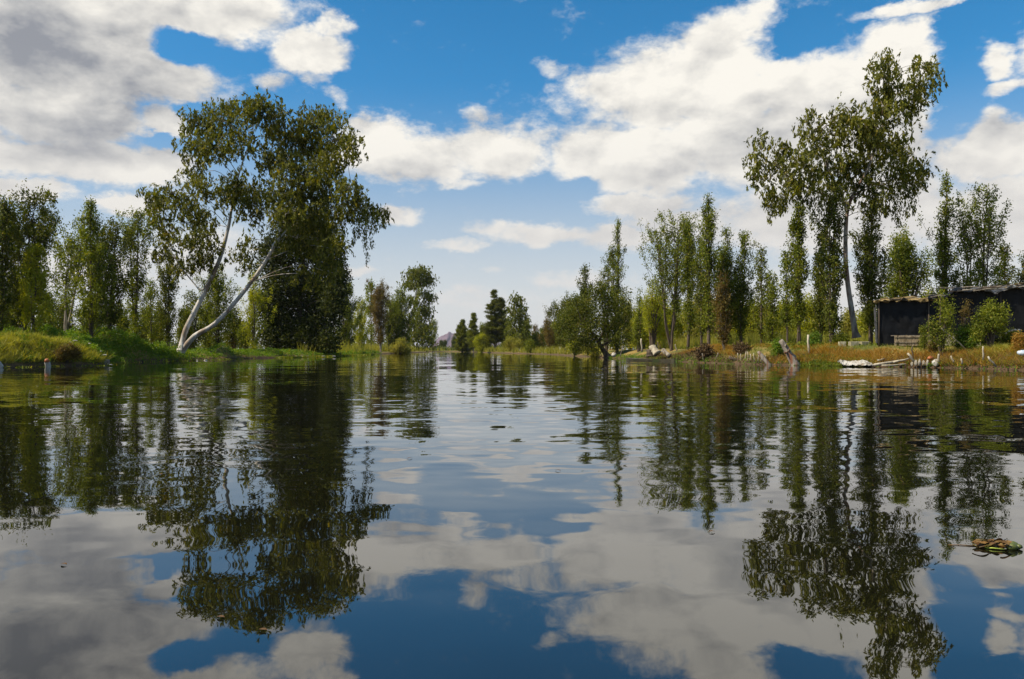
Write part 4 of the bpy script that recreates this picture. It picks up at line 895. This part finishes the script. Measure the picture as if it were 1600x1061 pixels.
for lab, a in (('pale split stake tilted at the stone row', (1430, 567, 1418, 552, 45.4, .075)), ('pale upright stake next to the round white stone', (1467, 566, 1467, 553, 44.2, .06)),
               ('leaning stake below the spindly green sapling', (1490, 567, 1486, 556, 43.4, .05)), ('thin pale stake below the dark twiggy sapling', (1503, 569, 1502, 560, 42.6, .05)),
               ('slanted pale stick sunk in the fallen straw', (1556, 573, 1544, 557, 40.9, .05)), ('long thin leaning pole propped before the pale boards', (1512, 549, 1470, 512, 46.2, .04)),
               ('thin leaning stick behind the sawn log', (1058, 549, 1055, 538, 70.5, .05)), ('bent brown stick in the dry brush tangle', (1100, 565, 1097, 552, 61, .04)), ('second bent stick in the dry brush tangle, leaning', (1118, 563, 1122, 551, 61, .05)),
               ('thin grey stick leaning from willow foot at canoe', (969, 557, 973, 540, 88, .07)), ('pale slim stick standing in the weeds of the straw mound', (149, 566, 149, 558, 51.3, .03))):
    stick(lab, *a, MATS['grey_wood'] if ('grey' in lab or 'brown' in lab or 'bent' in lab) else MATS['pale_wood'])

# driftwood heap
for i, (lab, a) in enumerate((('bleached forked driftwood branch lying on the shore', (1366, 570, 1417, 562, 46.3, .085)), ('thin bleached driftwood under the forked branch', (1378, 571, 1425, 569, 46.0, .05)), ('bleached driftwood stick on the grass above the forked branch', (1372, 563, 1382, 561, 47.6, .07)))):
    stick(lab, *a, MATS['pale_wood'], name='driftwood', cat='driftwood', d1=a[4] + .4)
stick('short raised fork of bleached driftwood', 1396, 566, 1421, 560, 46.4, .06, MATS['pale_wood'], name='driftwood', cat='driftwood')

# pale crumpled sheet by the driftwood
def crumpled(name, label, cat, px0, px1, py, d, depth, h, mat, seed):
    rg = np.random.default_rng(seed); x0, x1 = X(px0, d), X(px1, d); nx, ny = 26, 12; V = []
    for top in (1, 0):
        for j in range(ny):
            for i in range(nx):
                u, v = i / (nx - 1), j / (ny - 1); e = min(u, 1 - u, v, 1 - v) * 6
                hz = h * min(1, e) * (.55 + .45 * math.sin(u * 9 + v * 3 + seed)) + rg.normal() * .035
                xx = x0 + (x1 - x0) * u + rg.normal() * .03; yy = d - depth / 2 + depth * v * (.55 + .45 * math.sin(u * 3.1)) + .30 * math.sin(u * 7) + rg.normal() * .05; V.append((xx - x0, yy - d, (max(.0, hz) + (.0 if top else -.03)) + v * .22))
    f = lambda i, j: j * nx + i; Fc = []
    for j in range(ny - 1):
        for i in range(nx - 1):
            Fc.append((f(i, j), f(i + 1, j), f(i + 1, j + 1), f(i, j + 1))); o = nx * ny; Fc.append((o + f(i, j + 1), o + f(i + 1, j + 1), o + f(i + 1, j), o + f(i, j)))
    return tag(link(name, mesh_np(name, V, Fc, mat), None, (x0, d, Z(py, d))), label, cat)


crumpled('tarpaulin', 'crumpled whitish tarpaulin spread on the shore beside creeper', 'tarpaulin', 1310, 1359, 570.5, 47.7, 1.7, .13, MATS['white_plastic'], 4)
GST = 'pale stones in the shore row'
for i, (px, py, d, s) in enumerate([(1431, 571, 45.3, .26), (1437, 571, 45.1, .3), (1443, 571, 45.0, .24), (1449, 572, 44.8, .3), (1425, 572, 45.6, .22)]):
    lump('stone', 'pale elongated stone in the row at the waterline', 'stone', px, py + 1, d, (s * .6, s * .8, s * 1.25), MATS['stone'], 20 + i, GST)
lump('stone', 'large round whitish stone at the end of the stone row', 'stone', 1462, 573, 44.4, (.34, .32, .40), MATS['white_plastic'], 30)
lump('clay_heap', 'rust-orange heap of clay beside the round white stone', 'clay heap', 1454, 563, 44.9, (.34, .3, .24), MATS['orange_plastic'], 31)
lump('plastic_bag', 'bluish white bag lying on straw at the picture edge', 'bag', 1598, 556, 41.0, (.42, .34, .28), MATS['blue_plastic'], 32, rough=.25)
lump('sack', 'whitish bulging sack at the willow foot beside the canoe', 'sack', 959, 558, 92, (.62, .5, .50), MATS['white_plastic'], 33)
for i, (px, py, d) in enumerate([(1571, 522, 46), (1576, 519, 46), (1581, 518, 46), (1586, 517, 46), (1592, 517, 46)]):
    p = at(px, py, d); lump('white_flower', 'white bloom topping the hedge at the hut wall', 'flower', px, py, d, (.16, .14, .10), MATS['white_plastic'], 50 + i, 'white blooms by the hut')
bush('bush', 'leafy flowering hedge bush against the hut wall', 1582, 46.3, 519, 16, 'willow', 61, L=.1, dens=1.1)

# cut blocks under the eucalyptus
for i, (lab, px, w) in enumerate((('small sawn block under the tall eucalyptus, next to pillar willow', 1316, 10), ('sawn wooden block directly at the tall eucalyptus foot', 1334, 13), ('widest sawn wooden block, between eucalyptus foot and hut', 1350, 13))):
    d = 53.2; mb = MB(); W = w / F * d; mb.box((0, 0, 0), (W, .4, .34), rotz(.15 * (i - 1)))
    o = mb.build('wooden_block', MATS['board'], None, False, (X(px, d), d, gz(X(px, d), d) + .12)); bv = o.modifiers.new('edge', 'BEVEL'); bv.width = .025; bv.segments = 2
    tag(o, lab, 'block')

# litter on the grassy bank
def bottle(label, px, py, d, h, r, body, capm, tilt):
    p = at(px, py, d); root = thing('plastic_jug', label, 'jug', p); root.rotation_euler = (0.3, tilt, .4)
    prof = [(0, .0), (r * .9, .0), (r, h * .08), (r, h * .55), (r * .9, h * .68), (r * .45, h * .80)]; n = 14; V = []; Fc = []
    for rr, z in prof:
        for j in range(n): V.append((rr * math.cos(2 * math.pi * j / n), rr * math.sin(2 * math.pi * j / n), z))
    for i in range(len(prof) - 1):
        for j in range(n): Fc.append((i * n + j, i * n + (j + 1) % n, (i + 1) * n + (j + 1) % n, (i + 1) * n + j))
    link('body', mesh_np('body', V, Fc, body, True), root)
    m = MB(); m.tube(np.array([[0, 0, h * .66], [0, 0, h * .86], [0, 0, h]]), [r * .98, r * .86, r * .62], 12, True); m.build('cap', capm, root, True)


bottle('white jug with orange top floating by the dark bush', 75.5, 573.6, 46.2, .50, .15, MATS['white_plastic'], MATS['orange_plastic'], -.15)
bottle('white jug with orange top at the straw mound, half out of the picture', 1, 575.3, 43.9, .62, .19, MATS['white_plastic'], MATS['orange_plastic'], -.5)
d = 52.0; mb = MB(); mb.box((0, 0, .17), (.38, .3, .34), rotz(.3)); o = mb.build('concrete_block', MATS['stone'], None, False, tuple(at(166, 570, d))); tag(o, 'small grey concrete block at the waterline below the weeds', 'block')
bv = o.modifiers.new('edge', 'BEVEL'); bv.width = .03; bv.segments = 2
for i, (px, py, s) in enumerate([(80, 531, .3), (110, 534, .22), (118, 532, .34), (158, 548, .2), (164, 554, .26), (140, 536, .2), (5, 528, .25), (173, 569, .2), (112, 572, .18)]):
    d = 50.0 if py < 560 else 48.4
    x = X(px, d); z0 = max(gz(x, d) + .12, Z(py, d))
    lump('paper_litter', 'scrap of whitish litter scattered on the straw mound', 'litter', px, py, d, (s * .8, s * .5, s * .22), MATS['white_plastic'], 70 + i, 'litter scraps on the straw mound', rough=.3).location = (x, d, z0 - .05)
for i, px in enumerate([405, 412, 417, 424, 433, 445, 455, 463, 471, 481, 505, 522, 308, 320, 322]):
    d = 103 if px > 400 else 73.0
    y = 556.5 if px > 400 else 563.3
    lump('foam_scrap', 'white foam scrap floating along the water plant fringe', 'litter', px, y + .6, d + (px % 7) * .3, (.42 if px > 400 else .18, .3, .09), MATS['white_plastic'], 90 + i, 'foam scraps on the waterline', rough=.3)

# moored canoe
def canoe():
    d = 80.0; x0, x1 = X(976, d), X(1088, d); L = x1 - x0; root = thing('canoe', 'long low flat wooden canoe moored along the hut bank', 'canoe', ((x0 + x1) / 2, d - 6.5, 0), -.95)
    root.location = (12.65, 77.0, 0.0)
    a = np.array([X(984, 86), 86.0]); b = np.array([X(1088, 67.0), 67.0]); L = 8.2
    root.location = (12.35, 71.2, 0); root.rotation_euler = (0, 0, math.atan2(-3.5, 1.4))
    n = 15; V = []; ts = np.linspace(-1, 1, n)
    for t in ts:
        w = .55 * (1 - abs(t) ** 3.5) + .14; sh = .10 * abs(t) ** 3
        V += [(t * L / 2, -w, .17 + sh), (t * L / 2, -w * .8, -.12), (t * L / 2, w * .8, -.12), (t * L / 2, w, .17 + sh), (t * L / 2, w - .06, .17 + sh), (t * L / 2, w * .8 - .06, .0), (t * L / 2, -w * .8 + .06, .0), (t * L / 2, -w + .06, .17 + sh)]
    Fc = []
    for i in range(n - 1):
        for j in range(8): Fc.append((i * 8 + j, i * 8 + (j + 1) % 8, (i + 1) * 8 + (j + 1) % 8, (i + 1) * 8 + j))
    Fc += [tuple(range(8)), tuple(range((n - 1) * 8 + 7, (n - 1) * 8 - 1, -1))]
    link('hull', mesh_np('hull', V, Fc, MATS['wet_wood']), root)
    for t in (-.55, 0, .5):
        w = .55 * (1 - abs(t) ** 3.5) + .10; m = MB(); m.box((t * L / 2, 0, .13), (.22, w * 2 - .02, .035)); m.build('thwart', MATS['grey_wood'], root)


canoe()


# ------------------------------------------------------------------ the tarp hut
def hut():
    pA = np.array([X(1372, 51.5), 51.5]); pB = np.array([35.5, 48.6]); zb = gz(X(1400, 51), 51) + .03
    root = thing('tarp_hut', 'long low hut walled with black plastic sheeting under a patched flat roof', 'hut', (pA[0], pA[1], zb))
    ax = (pB - pA); Lh = np.linalg.norm(ax); ax = ax / Lh; ang = math.atan2(ax[1], ax[0]); root.rotation_euler = (0, 0, ang)
    # local: x along the front, y to the back
    depth = 4.6
    topz = lambda x: 2.86 + .075 * x + .22 * min(1, max(0, (x - 3.6) / .9)) + .10 * math.sin(x * 1.5 + .6) + .06 * math.sin(x * 4.3 + 1)
    rg = np.random.default_rng(12)
    # black sheets, each its own wrinkled panel
    edges = [0, 1.35, 2.9, 4.3, 5.4, 7.0, 8.7, 10.4, Lh]
    for k in range(len(edges) - 1):
        x0, x1 = edges[k] - (.08 if k else 0), edges[k + 1]; nx, nz = 16, 14; V = []; ph = rg.uniform(0, 6.28, 3)
        zlow = 0.0 if k in (0,) else (.55 if k < 3 else .45)
        for back in (0, 1):
            for j in range(nz):
                for i in range(nx):
                    u, v = i / (nx - 1), j / (nz - 1); x = x0 + (x1 - x0) * u
                    w = .035 * math.sin(u * 5 + ph[0] + v * 4) + .012 * math.sin(u * 15 + ph[1] - v * 9) + .03 * math.sin(v * 9 + ph[2] + u * 4) + rg.normal() * .006
                    V.append((x, -.02 * (k % 2) - .06 + w * .8 + back * .02, zlow + (topz(x) - .10 - zlow) * v))
        f = lambda i, j: j * nx + i; Fc = []; o = nx * nz
        for j in range(nz - 1):
            for i in range(nx - 1): Fc += [(f(i, j), f(i + 1, j), f(i + 1, j + 1), f(i, j + 1)), (o + f(i, j + 1), o + f(i + 1, j + 1), o + f(i + 1, j), o + f(i, j))]
        link('wall_sheet', mesh_np('wall_sheet', V, Fc, MATS['tarp'], True), root)
    # side sheet and back
    for nm, P in (('side_wall', [(-.04, .0, 0), (-.04, depth, 0), (-.04, depth, 2.8), (-.04, 0, 2.85)]),):
        m = MB(); m.box((.45 * depth / 2 - .04, depth / 2, 1.40), (.04, depth * 1.09, 2.78), rotz(-math.atan(.45))); m.build(nm, MATS['tarp'], root)
    m = MB(); m.box((Lh / 2 + 1.05, depth, 1.45), (Lh - 2.0, .04, 2.85)); m.build('back_wall', MATS['tarp'], root)
    m = MB(); m.box((-.13, .06, 1.3), (.10, .16, 2.3), roty(-.05)); m.build('corner_sheet', MATS['tarp_grey'], root)
    for x in (.02, 2.95, 7.05):
        m = MB(); m.tube(np.array([[x, -.13, -.1], [x + .02, -.14, 1.5], [x, -.12, topz(x) - .12]]), [.05, .05, .045], 7, True, .1, 2); m.build('post', MATS['bark'], root, True)
    m = MB(); m.box((-.02 + 2.2 / 2 + .9, -.12, .62), (2.5, .03, .05)); m.build('rail', MATS['grey_wood'], root)
    # roof: overlapping worn sheets with ragged edges
    for k in range(9):
        x0 = -.35 + k * (Lh + .5) / 9; x1 = x0 + (Lh + .5) / 9 + .35; nx, ny = 9, 9; V = []; ph = rg.uniform(0, 6.28)
        for back in (0, 1):
            for j in range(ny):
                for i in range(nx):
                    u, v = i / (nx - 1), j / (ny - 1); x = x0 + (x1 - x0) * u; yy = -.45 + rg.uniform(-.22, .16) * (j == 0) + (depth + .8) * v
                    V.append((x + .45 * max(0., yy), yy, topz(x) + .02 * (k % 3) + .04 * k % .05 + .10 * v * (1 - v) * 4 + .06 * math.sin(u * 7 + v * 5 + ph) - back * .025 + rg.normal() * .012 - (rg.uniform(0, .28) if j == 0 else 0)))
        f = lambda i, j: j * nx + i; Fc = []; o = nx * ny
        for j in range(ny - 1):
            for i in range(nx - 1): Fc += [(f(i, j), f(i + 1, j), f(i + 1, j + 1), f(i, j + 1)), (o + f(i, j + 1), o + f(i + 1, j + 1), o + f(i + 1, j), o + f(i, j))]
        for i in range(nx - 1): Fc.append((f(i + 1, 0), f(i, 0), o + f(i, 0), o + f(i + 1, 0)))
        link('roof_sheet', mesh_np('roof_sheet', V, Fc, MATS['tarp' if k in (2, 3, 7) else 'tarp_grey' if k in (4, 5, 6, 8) else 'thatch']), root)
    for k in range(44):
        x = rg.uniform(-.4, Lh - .6); l = rg.uniform(.4, 1.7); yy = rg.uniform(-.62, -.30); zz = topz(x) + rg.uniform(-.16, .14)
        m = MB(); m.tube(np.array([[x, yy, zz], [x + l * .5, yy + rg.uniform(-.06, .06), zz + .05 * l + rg.uniform(-.06, .06)], [x + l, yy + rg.uniform(-.1, .1), zz + .08 * l + rg.uniform(-.14, .10)]]), [.03, .035, .015], 6, True, .2, k)
        m.build('batten', MATS[('thatch', 'grey_wood', 'bark', 'grey_wood', 'thatch')[k % 5]], root)
    for k in range(7):
        x = rg.uniform(2.6, Lh - 2); y = rg.uniform(.2, 2); m = MB(); m.box((x, y, topz(x) + .2), (rg.uniform(.7, 1.7), .22, .035), rotz(rg.uniform(-.5, .5)) @ roty(rg.uniform(-.12, .08))); m.build('roof_board', MATS['grey_wood'], root)
    m = MB(); x = 9.2; m.tube(np.array([[x - .9, -.5, topz(x) + .1], [x - .3, -.6, topz(x) + .12], [x - .05, -.66, topz(x) - .2], [x + .05, -.64, topz(x) - .5]]), [.05, .06, .06, .02], 7, True, .2, 5); m.build('loose_rag', MATS['white_plastic'], root)
    # reed screen and boards before the wall
    s = thing('reed_screen', 'low screen of upright split reeds along the hut wall', 'screen', (0, 0, 0)); s.location = root.location; s.rotation_euler = root.rotation_euler
    for k in range(30):
        m = MB(); x = .95 + k * .083; h = .66 + rg.uniform(-.05, .04); m.box((x, -.30 + rg.uniform(-.015, .015), h / 2 - .03), (.068, .03, h), roty(rg.normal() * .03 + (.35 if k == 2 else 0))); m.build('slat', MATS['reed_slat'], s)
    for zz in (.18, .52):
        m = MB(); m.tube(np.array([[.9, -.345, zz], [2.2, -.35, zz + .01], [3.5, -.345, zz]]), [.022, .022, .022], 6, True); m.build('rail', MATS['grey_wood'], s)
    b = thing('board_fence', 'pale weathered boards standing below the tarp wall', 'fence', (0, 0, 0)); b.location = root.location; b.rotation_euler = root.rotation_euler
    for k in range(8):
        m = MB(); x = 3.62 + k * .30; h = .78 + rg.uniform(-.08, .05); m.box((x, -.33, h / 2 - .05), (.285, .03, h), roty(rg.normal() * .012)); m.build('board', MATS['board'], b)
    m = MB(); m.box((4.7, -.37, .74), (2.6, .05, .05)); m.build('cap_rail', MATS['pale_wood'], b)


hut()


# ------------------------------------------------------------------ the drifting plant clump on the water
def clump():
    d = 4.03; p = at(1556, 855, d); root = thing('floating_plant', 'brown rotting clump of water plant drifting on the open water', 'water plant', (p[0], p[1], 0.0), -.2)
    rg = np.random.default_rng(8)
    for k in range(22):                                  # withered leaves lying over each other
        a = rg.uniform(-.5, .5) + (math.pi if k % 2 else 0); L = rg.uniform(.05, .10); W = L * rg.uniform(.3, .5); cx, cy = rg.uniform(-.085, .06), rg.uniform(-.045, .045); z = rg.uniform(.004, .026)
        V = []; n = 7
        for i in range(n):
            t = i / (n - 1); w = W * math.sin(math.pi * min(.97, t * .9 + .06)) * .5; lift = .012 * math.sin(t * 3.1 + k)
            for sgn in (-1, 0, 1): V.append(((t - .5) * L, sgn * w, lift + (.006 if sgn else 0)))
        V = (np.array(V) @ (rotz(a) @ rotx(rg.normal() * .5)).T) + [cx, cy, z]; Fc = []
        for i in range(n - 1):
            for j in (0, 1): Fc.append((i * 3 + j, (i + 1) * 3 + j, (i + 1) * 3 + j + 1, i * 3 + j + 1))
        link('leaf', mesh_np('leaf', V, Fc, MATS['straw_leaf' if k in (3, 11) else 'brown_leaf'], True), root)
    for k in range(6):
        a = rg.uniform(-.4, .4); x = rg.uniform(-.05, .03); y = rg.uniform(-.04, .04); m = MB(); l = rg.uniform(.10, .17)
        m.tube(np.array([[x - l / 2 * math.cos(a), y - l / 2 * math.sin(a), .006], [x, y, .022], [x + l / 2 * math.cos(a), y + l / 2 * math.sin(a), .008]]), [.003, .005, .002], 6, True); m.build('stalk', MATS['brown_leaf'], root, True)
    for (x, y, r) in ((.085, .012, .020), (.062, -.035, .022), (.098, -.02, .014)):    # swollen leaf bulbs
        m = MB(); m.tube(np.array([[x - r * 1.2, y, .004], [x - r * .7, y, .010], [x, y, .014], [x + r * .7, y, .012], [x + r * 1.2, y, .008]]), [r * .2, r * .75, r, r * .75, r * .15], 10, True, .05, 2); m.build('bulb', MATS['bulb'], root, True)
    m = MB(); m.tube(np.array([[-.09, -.03, .004], [-.03, -.052, .007], [.02, -.06, .005]]), [.002, .004, .002], 6, True); m.build('green_stalk', MATS['lime'], root, True)
    m = MB(); m.tube(np.array([[-.08, .0, .002], [-.16, .006, .003], [-.22, .003, .002]]), [.003, .002, .0015], 5, True); m.build('root_hair', MATS['brown_leaf'], root, True)


plain_mat('straw_leaf', (0.42, 0.30, 0.08), (0.62, 0.47, 0.15), 14.0, 0.6)
plain_mat('bulb', (0.035, 0.045, 0.010), (0.10, 0.12, 0.025), 16.0, 0.35, spec=0.5)
plain_mat('lime', (0.28, 0.36, 0.05), (0.42, 0.48, 0.09), 14.0, 0.5)
clump()


# single leaves adrift
for i, (px, py) in enumerate([(100, 883), (1112, 832), (345, 966), (872, 736), (411, 986), (640, 717), (1030, 696), (250, 742)]):
    d = F * CAMZ / (py - YH); rg = np.random.default_rng(400 + i); L = .022 + .004 * d; n = 7; V = []; Fc = []
    for k in range(n):
        t = k / (n - 1); w = L * .28 * math.sin(math.pi * min(.98, t * .92 + .05))
        for q in (-1, 0, 1): V.append(((t - .5) * L, q * w, .004 + .10 * L * math.sin(t * 3.1) + (.012 * L * 10 * abs(q) * .4)))
    for k in range(n - 1):
        for j in (0, 1): Fc.append((k * 3 + j, (k + 1) * 3 + j, (k + 1) * 3 + j + 1, k * 3 + j + 1))
    o = link('floating_leaf', mesh_np('floating_leaf', V, Fc, MATS['brown_leaf'], True), None, (X(px, d), d, 0.0), (0, 0, rg.uniform(-.6, .6)))
    tag(o, 'single fallen brown leaf drifting on the open water', 'leaf', 'fallen leaves adrift on the canal')

# ------------------------------------------------------------------ air
def haze():
    m = bpy.data.materials.new('haze'); m.use_nodes = True; T = NT(m.node_tree)
    v = T.n('ShaderNodeVolumePrincipled', {'Color': (0.80, 0.84, 0.95, 1), 'Density': 0.000042, 'Anisotropy': 0.2})
    T.t.links.new(v.outputs[0], T.n('ShaderNodeOutputMaterial').inputs['Volume'])
    mb = MB(); mb.box((0, 3220, 84), (15000, 6640, 182)); tag(mb.build('haze', m), 'thin pale air over the plain', 'haze', kind='stuff')


haze()
